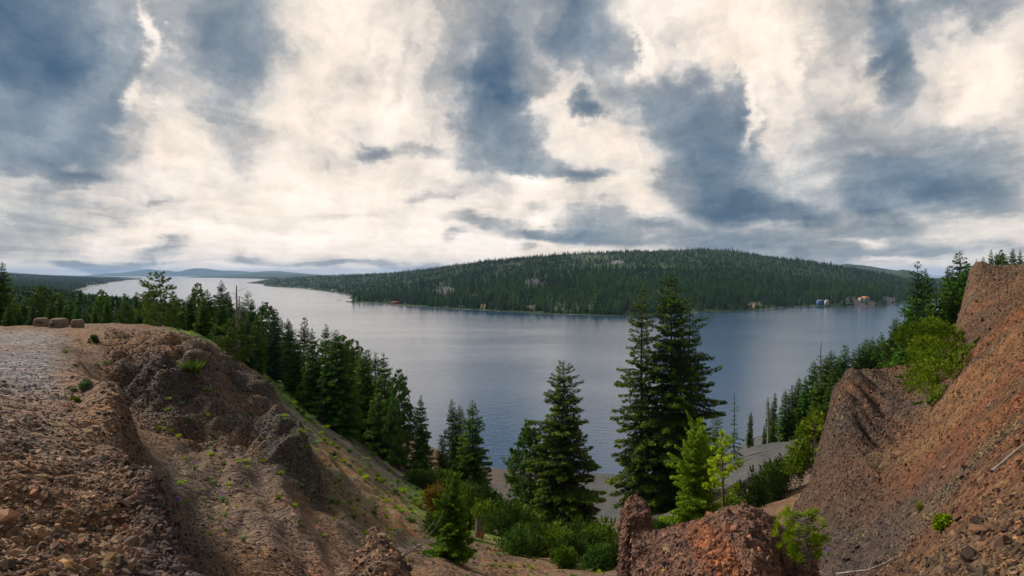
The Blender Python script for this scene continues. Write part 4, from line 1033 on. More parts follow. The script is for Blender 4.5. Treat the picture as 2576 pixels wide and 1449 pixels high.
# ------------------------------------------------------------------ rock outcrops below the viewpoint
def outcrop(name, outline, d0, dc, d1, label, seed, tintc, nst, ssz, pw=2.2, nzk=1.0):
    pxs = np.arange(outline[0][0], outline[-1][0] + .1, 2.0); ds = np.linspace(d0, d1, 150)
    PX, YG = np.meshgrid(pxs, ds); top = np.interp(PX, [a for a, b in outline], [b for a, b in outline])
    X = (PX - HX) / F * YG
    zb = 0 * X + H + (HY - 1640) / F * d0
    zt = H + (HY - top) / F * dc
    u = np.where(YG < dc, (YG - d0) / (dc - d0), (d1 - YG) / (d1 - dc)); g = 1 - (1 - np.clip(u, 0, 1)) ** pw
    n3 = fbm(X * 1.6, YG * 1.6, zt, seed=seed, oct=4, gain=.6); rid = 1 - np.abs(fbm(X * 3.2, YG * 2.2, seed=seed + 5, oct=3)) * 2
    Z = zb + np.maximum(zt - zb, 0) * g + (n3 * .34 + rid * .16 - .12) * nzk * np.clip(u * 5, 0, 1)
    V = np.stack([X, YG + fbm(X * 4, Z * 3, seed=seed + 8, oct=3) * .12, Z], -1)
    nr, nc = PX.shape
    tt = np.zeros(V.shape) + np.array(lin(tintc)); tt = mixc(tt, lin((146, 92, 60)), smooth01(fbm(X * 1.3, Z * 1.3, seed=seed + 2), .05, .45) * .75)
    o = grid_mesh(name, V, nr, nc, M_rock, {'tint': tt.reshape(-1, 3), 'grass': np.zeros(nr * nc), 'rocky': np.ones(nr * nc)})
    tag(o, label, 'rock')
    P, i, j = grid_sample(PX, YG, V, np.ones(PX.shape), nst, rng); stones(P, lnorm(nst, ssz, .45), tt[i, j] * 1.12, rng, sq=2.0, tilt=.25, sink=.22)
    return o
outcrop('rock_spire', [(1530,1640),(1548,1560),(1554,1449),(1557,1370),(1563,1300),(1576,1270),(1600,1258),(1622,1268),(1638,1300),(1648,1370),(1662,1430),(1690,1520),(1710,1640)], 13.6, 14.7, 16.4,
        'narrow upright red brown rock spire at the bottom of the view', 101, (106, 78, 64), 3600, .05, 3, .45)
outcrop('rock_outcrop', [(1590,1640),(1625,1480),(1645,1405),(1690,1374),(1740,1345),(1790,1320),(1830,1302),(1868,1293),(1900,1298),(1935,1318),(1960,1352),(1976,1400),(1998,1449),(2030,1540),(2060,1640)], 9.6, 12.4, 14.2,
        'broad domed outcrop of rust coloured broken rock beside the narrow spire', 111, (112, 84, 68), 8500, .065, 2.6, .4)

n = sum(len(a) for a in ALLP)
rotr = np.concatenate(ALLR)
instancer('loose_stones', np.concatenate(ALLP), None, np.concatenate(ALLS), STONES, 'angular brown, rust and grey stones littering the volcanic slopes', rot=rotr, tint=np.concatenate(ALLT), idx=rng.integers(0, len(STONES), n))
# ------------------------------------------------------------------ trees one can count
ORD = 'first second third fourth fifth sixth seventh eighth ninth tenth eleventh twelfth thirteenth fourteenth fifteenth sixteenth seventeenth eighteenth nineteenth twentieth'.split()
def ordw(i): return ORD[i] if i < 20 else str(i + 1) + 'th'
PR = {
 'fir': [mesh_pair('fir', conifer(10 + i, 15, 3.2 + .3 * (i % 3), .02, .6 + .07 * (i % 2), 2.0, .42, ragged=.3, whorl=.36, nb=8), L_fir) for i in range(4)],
 'slim': [mesh_pair('fir', conifer(20 + i, 15, 2.4, .02, .55, 2.2, .38, ragged=.25, whorl=.36, up=.5, nb=6), L_fir) for i in range(3)],
 'blue': [mesh_pair('spruce', conifer(30 + i, 15, 3.0, .03, .62, 2.0, .40, ragged=.3, whorl=.4), L_blue) for i in range(2)],
 'pine': [mesh_pair('pine', conifer(40 + i, 15, 3.0, .10, 1, 1.5, .46, ragged=.35, whorl=.5, nb=8, pine=True, gaps=.08), L_pine) for i in range(3)],
 'spire': [mesh_pair('fir', conifer(50 + i, 15, 1.3, .02, .4, 3.2, .34, ragged=.2, whorl=.34, nb=6, droop=.9), L_fir) for i in range(2)],
 'open': [mesh_pair('spruce', conifer(60 + i, 15, 2.3, .06, .8, 1.1, .36, ragged=.5, whorl=.85, nb=5, droop=1.0, gaps=.25), L_blue) for i in range(2)],
 'round': [mesh_pair('pine', conifer(66, 15, 4.0, .05, .45, 1.0, .5, ragged=.3, whorl=.5), L_pine)],
}
KIND = {'fir': 'fir_tree', 'slim': 'fir_tree', 'blue': 'spruce_tree', 'pine': 'pine_tree', 'spire': 'narrow_fir', 'open': 'spruce_tree', 'round': 'pine_tree'}
tr_rng = random.Random(4)
def tree_at(px, ytop, d, typ, label, group=None, wide=1.0, zf=hill_z, hmin=1.5, pair=None, cat='tree', yb=None):
    x = (px - HX) / F * d
    zb = float(zf(np.array([x]), np.array([float(d)]))[0]) - .15 if yb is None else H + (HY - yb) / F * d
    zt = H + (HY - ytop) / F * d
    h = max(zt - zb, hmin)
    pr = pair or tr_rng.choice(PR[typ]); s = h / 15.0
    return place_plant(KIND.get(typ, 'tree'), pr, (x, d, zb), (s * wide, s * wide, s), tr_rng.uniform(0, 6.28), label, cat, group)

def row(items, phrase, group, kinds):
    """items: (px, ytop, d, type, width); labels number the row from the left"""
    items = sorted(items, key=lambda q_: q_[0])
    for i, it in enumerate(items):
        w_ = it[4] if len(it) > 4 else 1.0
        lab = '%s %s, %s from the left' % (kinds[it[3]], phrase, ordw(i))
        tree_at(it[0], it[1], it[2], it[3], lab, group, w_)
KN = {'fir': 'full green fir', 'slim': 'slim green fir', 'blue': 'dull green spruce', 'pine': 'loose crowned pine', 'spire': 'needle thin dark fir', 'open': 'sparse drooping spruce', 'round': 'round headed pine'}

L_young = leaf_material('bright_needles', (48, 78, 24), (86, 122, 38), (140, 168, 64), 0.3, vr=(1.0, 1.05))
L_hero = leaf_material('dark_fir_needles', (38, 54, 26), (76, 100, 38), (142, 162, 62), 0.25, vr=(.92, 1.05))
L_limet = leaf_material('yellow_needles', (84, 108, 34), (132, 152, 50), (188, 198, 92), 0.35, vr=(1.0, 1.1))
# heroes
big = mesh_pair('big_fir', conifer(201, 35, 5.2, .02, .42, 3.0, .62, up=.3, droop=.75, ragged=.36, whorl=.55, nb=8, gaps=.12, lw=.42), L_hero)
bigl = mesh_pair('big_fir', conifer(202, 34, 4.4, .02, .46, 2.7, .60, up=.3, droop=.8, ragged=.45, whorl=.6, nb=7, gaps=.2, lw=.42), L_hero)
bigr = mesh_pair('big_fir', conifer(203, 32, 5.0, .02, .42, 2.7, .60, up=.3, droop=.8, ragged=.45, whorl=.6, nb=7, gaps=.18, lw=.42), L_hero)
def hero(px, ytop, d, pair, hh, label, kind='fir_tree', cat='tree', zf=hill_z, ws=1.0, group=None, rz=None, ybase=None):
    x = (px - HX) / F * d; zb = float(zf(np.array([x]), np.array([float(d)]))[0]) - .2 if ybase is None else H + (HY - ybase) / F * d
    s = (H + (HY - ytop) / F * d - zb) / hh
    return place_plant(kind, pair, (x, d, zb), (s * ws, s * ws, s), tr_rng.uniform(0, 6.28) if rz is None else rz, label, cat, group)
hero(1688, 686, 107, big, 35, 'tallest dark green fir, its sharp top rising above the far hill', ws=.88)
hero(1614, 710, 108, bigl, 34, 'tall fir pressed against the left side of the tallest fir', ws=.84)
hero(1736, 748, 109, bigr, 32, 'tall fir pressed against the right side of the tallest fir', ws=.86)
hero(1416, 906, 80, mesh_pair('mid_fir', conifer(204, 20, 4.3, .02, .55, 3.0, .42, ragged=.36, whorl=.42, nb=8, gaps=.12, droop=.7, lw=.42), L_hero), 20, 'broad dark fir standing alone in front of the lake, left of the tallest firs')
hero(1336, 1064, 84, mesh_pair('mid_pine', conifer(205, 15, 3.3, .04, 1, 1.8, .42, ragged=.3, whorl=.5, nb=9, pine=True), L_pine), 15, 'grey green pine leaning against the left of the broad dark fir', 'pine_tree', ws=.95)
hero(1138, 1190, 38, mesh_pair('young_fir', conifer(206, 6, 1.9, .02, .5, 2.4, .17, ragged=.5, whorl=.17, nb=8, up=.6, droop=.3, lw=.5), L_young), 6, 'young bright green fir rising from the slope at the bottom, left of the stump', ws=.72, ybase=1398)
hero(1748, 1058, 58, mesh_pair('lime_fir', conifer(207, 10, 3.3, .02, .5, 2.8, .26, ragged=.6, whorl=.30, nb=7, up=.5, droop=.3, lw=.5), L_limet), 10, 'yellow green fir below the tallest firs, beside the rust coloured outcrop', ws=.66, ybase=1350)
hero(1762, 1046, 61, mesh_pair('lime_fir', conifer(208, 9, 1.8, .02, .7, 1.6, .24, ragged=.4, whorl=.26, nb=7, up=.5, lw=.5), L_lime), 9, 'slender light green fir rising behind the yellow green fir', ws=.9, ybase=1330)
hero(1822, 1082, 52, mesh_pair('sparse_pine', conifer(209, 8, 1.9, .38, 1, 1.6, .36, ragged=.6, whorl=.6, nb=5, pine=True, gaps=.2, lean=-.03), L_lime), 8, 'thin open pine with bare dark trunk, right of the yellow green fir', 'pine_tree', ws=.9, ybase=1310)
# cliff top pines on the left
hero(590, 800, 56, mesh_pair('cliff_pine', conifer(210, 8, 2.7, .08, 1, 1.8, .30, ragged=.35, whorl=.42, nb=7, pine=True), L_pine), 8, 'bushy dark pine on the brink of the grey cliff', 'pine_tree', ybase=912)
hero(402, 684, 74, mesh_pair('plateau_pine', conifer(211, 15, 4.4, .10, 1, 1.5, .48, ragged=.5, whorl=.65, nb=8, pine=True, gaps=.22), L_pine), 15, 'tall ragged pine with uneven crown at the edge of the gravel plateau', 'pine_tree', ybase=830)
# row down the left slope
row([(658,757,150,'slim'),(686,785,110,'blue'),(670,762,165,'pine'),(700,795,140,'fir'),(722,800,120,'fir'),(731,808,150,'blue',.9),(764,797,125,'slim'),(790,822,104,'fir',.8),(818,815,130,'fir'),
     (847,829,102,'fir',1.02),(860,843,135,'pine'),(888,853,140,'pine',.8),(912,876,122,'fir',.85),(923,878,130,'slim'),(943,885,124,'slim',1.1),(971,884,116,'fir',.9),(1004,932,113,'pine',.7),(985,960,120,'fir',.8),(1062,990,115,'fir',.75),
     (745,850,108,'fir',.8),(873,905,112,'fir',.8)],
    'in the row down the left slope', 'firs and pines in the row down the left slope', KN)
row([(1111,1093,122,'slim',1.1),(1140,1003,135,'blue',.85),(1158,1018,134,'slim'),(1186,1005,126,'fir',.95)], 'in the clump below the left slope', 'firs in the clump at the foot of the left slope', KN)
# between the two pines on the plateau edge
row([(440,745,84,'pine',1.0),(455,775,90,'fir'),(478,738,100,'fir',.8),(497,712,112,'pine',.7),(512,745,96,'fir'),(525,727,108,'fir'),(540,742,118,'blue'),(555,704,112,'fir',.9),(556,754,86,'fir',1.1),(576,733,115,'fir',.9),
     (605,760,98,'fir'),(623,729,112,'round',.55),(636,751,105,'fir',.9),(645,790,92,'slim'),(620,800,84,'blue'),(572,770,92,'blue')],
    'crowding the plateau rim', 'trees crowding the plateau rim', KN)
row([(2,658,92,'fir',1.0),(22,765,88,'fir',1.1),(34,750,120,'fir'),(60,745,130,'fir'),(84,760,96,'blue'),(107,716,130,'pine',1.1),(128,757,100,'fir'),(148,738,140,'fir'),(165,770,98,'fir'),(174,745,150,'fir',.9),(195,770,120,'fir'),(212,775,105,'blue'),
     (228,765,120,'fir'),(255,727,100,'pine',.75),(270,752,96,'fir',.9),(292,750,118,'open'),(311,737,110,'open',1.1),(312,759,92,'pine'),(330,765,100,'fir'),(345,734,116,'spire',1.5),(354,752,98,'fir'),(366,732,120,'slim'),(380,718,112,'slim'),(425,765,86,'fir'),(372,775,84,'fir'),(240,775,96,'fir'),(50,775,90,'fir')],
    'behind the gravel plateau', 'trees behind the gravel plateau', KN)
# right: beyond the grey scree
row([(1803,1034,135,'round',.62),(1847,984,140,'open',.8),(1887,1037,158,'spire',1.25),(1933,1003,172,'spire',.8),(1943,1010,170,'slim',.55),(1949,988,174,'spire',.9),(1922,1068,166,'slim',.8)],
    'at the grey scree edge', 'trees at the lower edge of the grey scree', KN)
row([(q_[0], q_[1] - 6, q_[2], q_[3], (q_[4] if len(q_) > 4 else 1.0) * 1.08) for q_ in [(1975,987,160,'slim',1.1),(1993,974,162,'slim',1.1),(2006,956,165,'spire',1.3),(2024,948,158,'fir',.8),(2047,912,165,'fir',.75),(2064,864,160,'open',1.0),(2080,899,150,'fir',.9),(2094,886,152,'slim',1.1),(2089,925,140,'fir',.8),(2112,900,150,'fir',.9),(2123,873,148,'slim',1.1),(2144,881,150,'fir',.8),
     (2164,870,150,'slim'),(2177,855,158,'fir',.8),(2188,868,150,'fir'),(2198,850,155,'fir',.8),(2208,858,148,'slim'),(2219,839,150,'fir',.85),(2235,852,140,'fir'),(2246,830,150,'fir'),(2258,803,138,'fir',.9),(2270,820,125,'fir',.9)]],
    'climbing behind the right hand rocks', 'firs climbing the slope behind the right hand rocks', KN)
row([(2312,656,95,'blue',.75),(2328,674,98,'fir',.6),(2345,720,92,'fir'),(2379,668,100,'fir',.8),(2396,700,92,'fir'),(2413,630,98,'fir',1.0),(2433,662,96,'fir'),(2455,652,110,'fir',.6),(2300,740,90,'fir')],
    'in the clump left of the highest rocks', 'trees in the tall clump left of the highest rocks', KN)
row([(2476,645,118,'fir',.6),(2491,626,124,'fir',.5),(2506,636,120,'fir',.7),(2519,630,128,'pine',.5),(2534,636,122,'fir',.5),(2548,624,122,'fir',.7),(2564,625,118,'fir',.6),(2580,628,120,'fir',.6)],
    'above the highest rocks', 'small trees above the highest rocks', KN)
# dead snags
def snag(px, ytop, d, hh, label, seed, arms=14, ybase=None):
    rg = np.random.default_rng(seed); x = (px - HX) / F * d
    zb = float(hill_z(np.array([x]), np.array([float(d)]))[0]) - .2; h = H + (HY - ytop) / F * d - zb
    tr = [(np.array([[0, 0, 0], [.06 * h * .2, 0, h * .5], [0, .1, h]]), np.array([.30, .24, .10]) * h / 14)]
    br = []
    for k in range(arms):
        z = h * rg.uniform(.45, .99); ph = rg.uniform(0, 6.28); L_ = h * rg.uniform(.08, .2)
        hd = np.array([math.cos(ph), math.sin(ph), 0]); s_ = np.linspace(0, 1, 5)[:, None]
        br.append((np.array([0, 0, z]) + hd * s_ * L_ + np.array([0, 0, 1]) * L_ * (.35 * s_ - 1.3 * s_ ** 2 * rg.uniform(0, 1)), np.linspace(1, .25, 5) * .05 * h / 14))
    e = bpy.data.objects.new('dead_tree', None); C.objects.link(e); e.location = (x, d, zb); tag(e, label, 'dead tree')
    for nm, sg in (('trunk', tr), ('branches', br)):
        v, f = tubes(sg, 6); o = raw_mesh(nm, v, f, M_dead, smooth=True); o.parent = e
snag(594, 718, 96, 12, 'grey dead tree with broken top and hooked bare branches above the cliff pine', 5, 16)
snag(601, 745, 95, 10, 'shorter dead trunk right beside the grey dead tree', 6, 18)
snag(1932, 998, 171, 10, 'thin dead pole standing over the scree trees', 7, 30)

# front rows of the far shore
for (p3, hh, k) in SHORE_TREES:
    me = (FAR + FARB + FAR2)[k]
    o = bpy.data.objects.new('broadleaf_tree' if k in (5, 6) else 'fir_tree', me); C.objects.link(o); o.location = p3
    sc_ = hh * (.6 if k in (5, 6) else 1); o.scale = (sc_,) * 3; o.rotation_euler = (0, 0, tr_rng.uniform(0, 6.28))
    if k in (5, 6): tag(o, 'rounded leafy tree at the waterline across the lake', 'tree', 'leafy trees along the far shore')
    else: tag(o, 'dark conifer in the front rows of the forest across the lake', 'tree', 'conifers in the front rows across the lake')
# ------------------------------------------------------------------ shrubs
def bush_obj(kind, px, py, rP, leafmat, label, seed, cat='shrub', d=None, sx=1.0, sz=.9, n=2600, leaf=None, group=None, lobes=9, up=0.2, fill=.35):
    """py: the foot of the shrub, rP: half width in survey units"""
    if d is None: pos, d = on(px, py)
    else: pos = at(px, py, d)
    r = rP / F * d
    lf = leaf or max(.05, 5.2 / F * d)
    pr = mesh_pair(kind, bush(seed, r * sx, r * sx * .9, r * 1.55 * sz, n, lf, lobes, up, fill=fill), leafmat)
    return place_plant(kind, pr, pos - Vector((0, 0, r * .05)), 1, 0, label, cat, group, names=('foliage', 'stems'))
SH = [
 (1068,1222,34,L_shrub,'low sprawling green shrub at the foot of the left slope firs',1.2,.7),
 (1100,1300,34,L_gold,'shrub with turning orange leaves left of the bright green brush',.9,1.1),
 (1092,1345,30,L_shrub,'green shrub below the orange leaved shrub',1.0,.9),
 (1170,1300,44,L_shrub,'tall bright green brush right behind the young fir',1.0,1.0),
 (1205,1330,40,L_bush,'yellow green brush behind the broken stump',1.0,1.0),
 (1235,1305,40,L_shrub,'green brush filling the hollow below the clump of firs',1.1,.9),
 (1262,1350,44,L_shrub,'dense green brush right of the broken stump',1.1,1.0),
 (1292,1395,38,L_shrub,'dark green shrub at the left foot of the grey green pine',1.1,.9),
 (1335,1395,36,L_shrub,'green shrub under the grey green pine',1.2,.8),
 (1392,1400,42,L_bush,'light green shrub at the foot of the broad dark fir',1.1,.9),
 (1440,1412,40,L_shrub,'dark green shrub at the right foot of the broad dark fir',1.1,.9),
 (1482,1400,36,L_shrub,'mid green shrub between the broad dark fir and the spire',1.1,.9),
 (1520,1385,42,L_bush,'bright leafy shrub close beside the rock spire',1.1,1.0),
 (1548,1425,36,L_shrub,'low green shrub touching the foot of the rock spire',1.1,.8),
 (1660,1370,34,L_shrub,'dark shrub growing between the rock spire and the domed outcrop',1.0,1.0),
 (1842,1310,34,L_bush,'pale green shrub behind the top of the domed outcrop',1.1,.9),
 (1800,1320,30,L_shrub,'green shrub under the thin open pine',1.1,.8),
 (1893,1285,38,L_shrub,'dark round shrub at the lower end of the scree thicket',1.0,1.2),
 (1928,1268,40,L_shrub,'dark shrub in the middle of the scree thicket',1.0,1.2),
 (1968,1240,40,L_shrub,'dark shrub at the upper end of the scree thicket',1.0,1.1),
 (2015,1195,34,L_bush,'yellow green shrub against the left edge of the rock face',1.0,1.4),
 (2048,1130,30,L_bush,'bright shrub high on the left edge of the rock face',1.0,1.4),
 (2062,1090,26,L_shrub,'small green shrub above the bright shrub on the rock face edge',1.0,1.3),
]
SH += [
 (1150,1345,34,L_shrub,'dark shrub hiding the ground just right of the young fir',1.0,.9),
 (1196,1290,40,L_shrub,'deep green brush above and behind the broken stump',1.1,1.0),
 (1300,1345,40,L_shrub,'deep green brush left of the grey green pine trunk',1.1,1.0),
 (1360,1370,36,L_shrub,'dark low growth between the grey green pine and the broad dark fir',1.1,.9),
 (1462,1375,38,L_shrub,'dark undergrowth right behind the foot of the broad dark fir',1.1,.9),
 (1418,1428,30,L_bush,'small pale leaved shrub nearest the bottom edge under the broad dark fir',1.1,.8),
 (1505,1432,34,L_shrub,'low dark shrub at the bottom edge left of the rock spire',1.1,.8),
]
for i, (px, py, r_, lm, lab, sx_, sz_) in enumerate(SH):
    dd = {0: 100}.get(i)
    if px > 1990: dd = {2015: 40, 2048: 42, 2062: 44}[px]
    bush_obj('shrub', px, py, r_, lm, lab, 400 + i, sx=sx_ * 1.4, sz=sz_ * 1.2, d=dd, n=6500, leaf=None, lobes=12, fill=.25)
hero(2052, 1040, 41, mesh_pair('edge_pine', conifer(220, 5, 1.5, .18, 1, 1.0, .34, ragged=.5, whorl=.5, nb=5, pine=True), L_bush), 5, 'small open pine standing on the left edge of the rock face', 'pine_tree', ybase=1190, ws=.8)

# the big bush hanging on the right hand rocks
dB = 39.0; k_ = dB / F; o_ = at(2350, 1000, dB)
lob = [(2300,842,42),(2345,832,40),(2385,848,40),(2275,850,26),(2415,862,20),(2330,880,46),(2375,895,44),(2420,905,30),(2432,880,20),(2315,915,40),(2355,935,42),(2400,930,26),(2298,950,28),(2335,968,36),(2362,985,24),(2350,1005,20),(2292,975,16),(2310,870,34),(2340,915,44)]
shape = []
for i, (a, b, r) in enumerate(lob):
    hd = min(hit(a, b) or 99, hit(a, b + r * .5) or 99); dl = min(max(hd - r * k_ * .35, 30.0), dB)
    pL = at(a, b, dl) - o_; shape.append((pL.x, pL.y, pL.z, r / F * dl * .92))
pr = mesh_pair('bush', bush(500, 1.8, 1.2, 3.5, 30000, .10, shape=shape, stems=12, up=.1, fill=.12), L_bush)
place_plant('hanging_bush', pr, o_, 1, 0, 'large bright yellow green bush hanging over the notch in the right hand rocks', 'bush', names=('foliage', 'stems'))

# young long needled pine beside the domed outcrop
def long_needle(seed, h, r, n_t, L_):
    rg = np.random.default_rng(seed)
    tr = [(np.array([[0, 0, 0], [.02, 0, h * .35], [-.03, 0, h * .65], [-.10 * h, 0, h * .97]]), np.array([.030, .024, .016, .008]) * h)]
    P = []; A = []; T = []; q = 46
    for k in range(n_t):
        z = h * rg.uniform(.12, 1.0); ph = rg.uniform(0, 6.28); Lb = r * rg.uniform(.35, 1.0) * (1 - .45 * abs(z / h - .6))
        hd = np.array([math.cos(ph) - .35, math.sin(ph) * .7, 0]); s0 = np.array([-.06 * h * z / h, 0, z * .85])
        tip = s0 + hd * Lb + np.array([0, 0, .28 * Lb])
        mid = (s0 + tip) / 2 + np.array([0, 0, -.10 * Lb])
        tr.append((np.array([s0, mid, tip]), np.array([.010, .007, .004]) * h))
        dd = norm(rot_basis(q, rg) + norm(tip - mid) * .9 + np.array([0, 0, .35])); P.append(tip + dd * L_ * .5); A.append(dd); T.append(np.clip(rg.normal(.55, .15, q) + rg.uniform(-.2, .2), 0, 1))
    P = np.concatenate(P); A = np.concatenate(A); T = np.concatenate(T)
    V, Fq = leaf_quads(P, A, norm(np.cross(A, rot_basis(len(P), rg))), np.full(len(P), L_) * rg.uniform(.8, 1.15, len(P)), np.full(len(P), L_ * .07))
    return (V, Fq, np.repeat(T, 4)), tubes(tr, 6)
pr = mesh_pair('young_pine', long_needle(9, 1.25, .52, 95, .15), L_lime, M_dead)
place_plant('young_pine', pr, at(2034, 1436, 11.6), .80, 0, 'young pine with long bright needles beside the domed outcrop', 'tree')
bush_obj('juniper', 2375, 1335, 25, L_lime, 'round bright juniper bush low on the right hand slope', 520, n=1800, leaf=.04, sz=.95)
bush_obj('juniper', 2318, 1285, 20, L_bush, 'straggly half bare bush left of the round juniper', 521, n=350, leaf=.04, sz=.8)

# low plants of the left ridge
bush_obj('flowering_shrub', 216, 980, 27, L_sage, 'large silvery green shrub with yellow flowers on the near ridge', 530, n=2600, leaf=.045, sz=.62)
bush_obj('flowering_shrub', 190, 1012, 17, L_bush, 'small yellow flowered cushion plant below the silvery shrub', 531, n=900, leaf=.04, sz=.5)
bush_obj('low_shrub', 235, 862, 17, L_shrub, 'dark green mound shrub near the top of the bowl', 532, n=900, leaf=.09, sz=.62)
bush_obj('low_shrub', 312, 848, 7, L_sage, 'small grey green tuft above the bowl cliff', 533, n=250, leaf=.09, sz=.6)
for i, (px, py, r_) in enumerate([(162,884,12),(190,918,8),(268,910,12),(245,916,9),(186,980,8),(303,895,10)]):
    bush_obj('low_shrub', px, py + 4, r_, L_sage, 'low grey green plant on the near ridge, %s from the top' % ordw(i), 540 + i, n=300, leaf=.05, sz=.5, group='low plants on the near ridge')

# grass clumps
M_vio = plain('violet_petals', (150, 84, 190)); M_yel = plain('yellow_petals', (226, 214, 96))
TUFTS = []
for i in range(5):
    V_, F_, T_ = tuft(600 + i, .5, .34, 130, .03); TUFTS.append(raw_mesh('clump', V_, F_, [L_grass, L_lime, L_sage, L_shrub, L_bush][i], {'tint': T_}, link=False))
GC = [(1122,1050),(1075,1060)]
gr = random.Random(8)
spots = [(706,1195,9),(760,1215,8),(800,1235,8),(840,1148,10),(865,1165,9),(880,1175,8),(905,1190,11),(918,1205,9),(930,1175,8),(950,1200,9),(960,1215,12),(985,1225,10),(995,1240,8),(1000,1215,9),(1015,1240,12),(1030,1255,10),(1045,1265,9),(1055,1275,13),
         (815,1110,8),(835,1120,8),(850,1130,8),(700,1255,9),(740,1275,8),(830,1285,10),(835,1265,9),(850,1268,9),(900,1262,9),(940,1292,8),(975,1265,8),(1010,1290,10),(1060,1245,8),(420,1035,8),(455,1020,9),(475,1060,8),(520,1050,9),(520,985,7),(450,1100,7),(600,1165,7),(660,1110,8),(620,1225,8),(890,1305,8),(1035,1315,9)]
for i, (px, py, r_) in enumerate(sorted(spots)):
    pos, d_ = on(px, py)
    o = bpy.data.objects.new('grass_clump', TUFTS[i % 5]); C.objects.link(o); s_ = r_ / F * d_ / .34
    o.location = pos; o.scale = (s_ * 1.15, s_ * 1.15, s_); o.rotation_euler = (0, 0, gr.uniform(0, 6)); tag(o, 'green grass clump growing on the cinder slope of the bowl', 'grass clump', 'grass clumps on the cinder slope')
# the rest of the ground cover, too fine to count
rg = np.random.default_rng(31)
gw = hill_paint(PXh, YGh, Vh)[1]
P, i, j = grid_sample(PXh, YGh, Vh, np.clip(gw, 0, 1) ** 1.2 * (YGh > 20), 1900, rg)
s_ = np.exp(rg.normal(math.log(.32), .4, len(P))) * np.clip(P[:, 1] / 60, .5, 1.6)
instancer('ground_cover', P, rg.uniform(0, 6.28, len(P)), np.c_[s_ * 1.3, s_ * 1.3, s_], TUFTS, 'short grass and herbs growing in patches on the slopes')

def flower_plant(px, py, hP, label, seed, mat=M_vio):
    pos, d_ = on(px, py); h = hP / F * d_; rg = np.random.default_rng(seed)
    e = bpy.data.objects.new('wildflower', None); C.objects.link(e); e.location = pos; tag(e, label, 'wildflower')
    V_, F_, T_ = tuft(seed, h * .8, h * .4, 90, h * .05); raw_mesh('leaves', V_, F_, L_sage, {'tint': T_}).parent = e
    n = 60; st = rg.integers(0, 7, n); ph = st * .9 + rg.uniform(0, .3, 7)[st]; z = h * (.6 + .5 * rg.random(n)); rr = h * .3 * (st % 3 + 1) / 3 * z / h
    Pp = np.c_[np.cos(ph) * rr, np.sin(ph) * rr, z] + rg.normal(size=(n, 3)) * h * .02
    A_ = rot_basis(n, rg); V_, F_ = leaf_quads(Pp, A_, norm(np.cross(A_, rot_basis(n, rg))), np.full(n, h * .11), np.full(n, h * .09)); raw_mesh('flowers', V_, F_, mat).parent = e
FL = [(520,942,14,'violet wildflower high in the bowl right of the dark cliff'),(490,1182,20,'violet wildflower beside the lower bowl rim'),(442,1250,26,'tall violet wildflower at the foot of the near ridge'),(447,1275,26,'second tall violet wildflower just below the tallest one'),(560,1262,24,'clump of violet wildflowers in the middle of the bowl floor'),(508,1342,16,'small magenta wildflower near the bottom of the bowl'),(650,1392,16,'low magenta wildflowers among stones left of the rock mound'),(700,1428,14,'tiny magenta wildflowers at the bottom edge left of the mound'),(2082,1400,20,'violet wildflower right of the long needled pine')]
for i, (a, b, h_, lab) in enumerate(FL): flower_plant(a, b, h_, lab, 700 + i)
flower_plant(566, 1300, 18, 'yellow flowered plant below the violet clump', 720, M_yel); flower_plant(612, 1362, 20, 'yellow flowered plant near the bottom of the bowl', 721, M_yel)

# ------------------------------------------------------------------ dead wood
def wood(kind, pts, rad, label, cat='branch', twigs=0, seed=0, mat=M_dead):
    """pts: survey points lying on the ground"""
    Q = [];
    near = None
    for (px, py) in pts:
        p_, d_ = on(px, py, near); near = near or d_; Q.append(np.array(p_) + np.array([0, 0, rad * .7]))
    Q = np.array(Q); rg = np.random.default_rng(seed); seg = [(Q, np.linspace(1, .45, len(Q)) * rad)]
    span = np.linalg.norm(Q[-1] - Q[0])
    for k in range(twigs):
        b = Q[rg.integers(0, len(Q))]; e = b + norm(rg.normal(size=3) * np.array([1, .6, .5]) + np.array([0, 0, .5])) * span * rg.uniform(.15, .4)
        seg.append((np.array([b, (b + e) / 2 + rg.normal(size=3) * span * .03, e]), np.array([.4, .25, .1]) * rad))
    v, f = tubes(seg, 6); o = raw_mesh(kind, v, f, mat, smooth=True); tag(o, label, cat); return o
wood('fallen_log', [(2105,1446),(2150,1440),(2185,1436),(2225,1420),(2258,1402)], .028, 'pale fallen log lying at the foot of the right hand slope', 'log', 2, 1)
wood('fallen_branch', [(2050,1432),(2068,1442),(2082,1447)], .014, 'short crooked branch left of the fallen log', twigs=2, seed=2)
wood('fallen_branch', [(2496,1190),(2525,1165),(2550,1143),(2575,1122)], .022, 'pale bare branch resting high on the right hand crest', seed=3)
wood('fallen_branch', [(2210,1110),(2216,1092),(2226,1080)], .03, 'small curled branch in the middle of the right hand face', seed=4)
wood('fallen_branch', [(2484,1028),(2492,1015),(2498,1006)], .03, 'small pale stick high on the right hand face', seed=5)
wood('fallen_branch', [(778,1232),(800,1242),(828,1258)], .04, 'thin branch lying across the cinder slope', seed=6)
wood('dead_shrub', [(1010,1404),(1030,1390),(1052,1378),(1062,1372)], .03, 'grey dead shrub with tangled bare twigs right of the rock mound', 'dead shrub', 16, 7)
wood('dead_shrub', [(1040,1352),(1060,1372),(1085,1392)], .03, 'dark fallen bough with bare twigs above the dead shrub', 'dead shrub', 12, 8, M_bark)
for i, (a, b) in enumerate([(1497,1268),(1520,1290),(1505,1305),(1535,1275),(1515,1318)]):
    wood('driftwood', [(a, b), (a + 14, b - 4 + 3 * i), (a + 26, b - 9 + 2 * i)], .07, 'bleached stick scattered on the scree left of the rock spire', 'driftwood', 1, 20 + i)['group'] = 'bleached sticks on the scree'
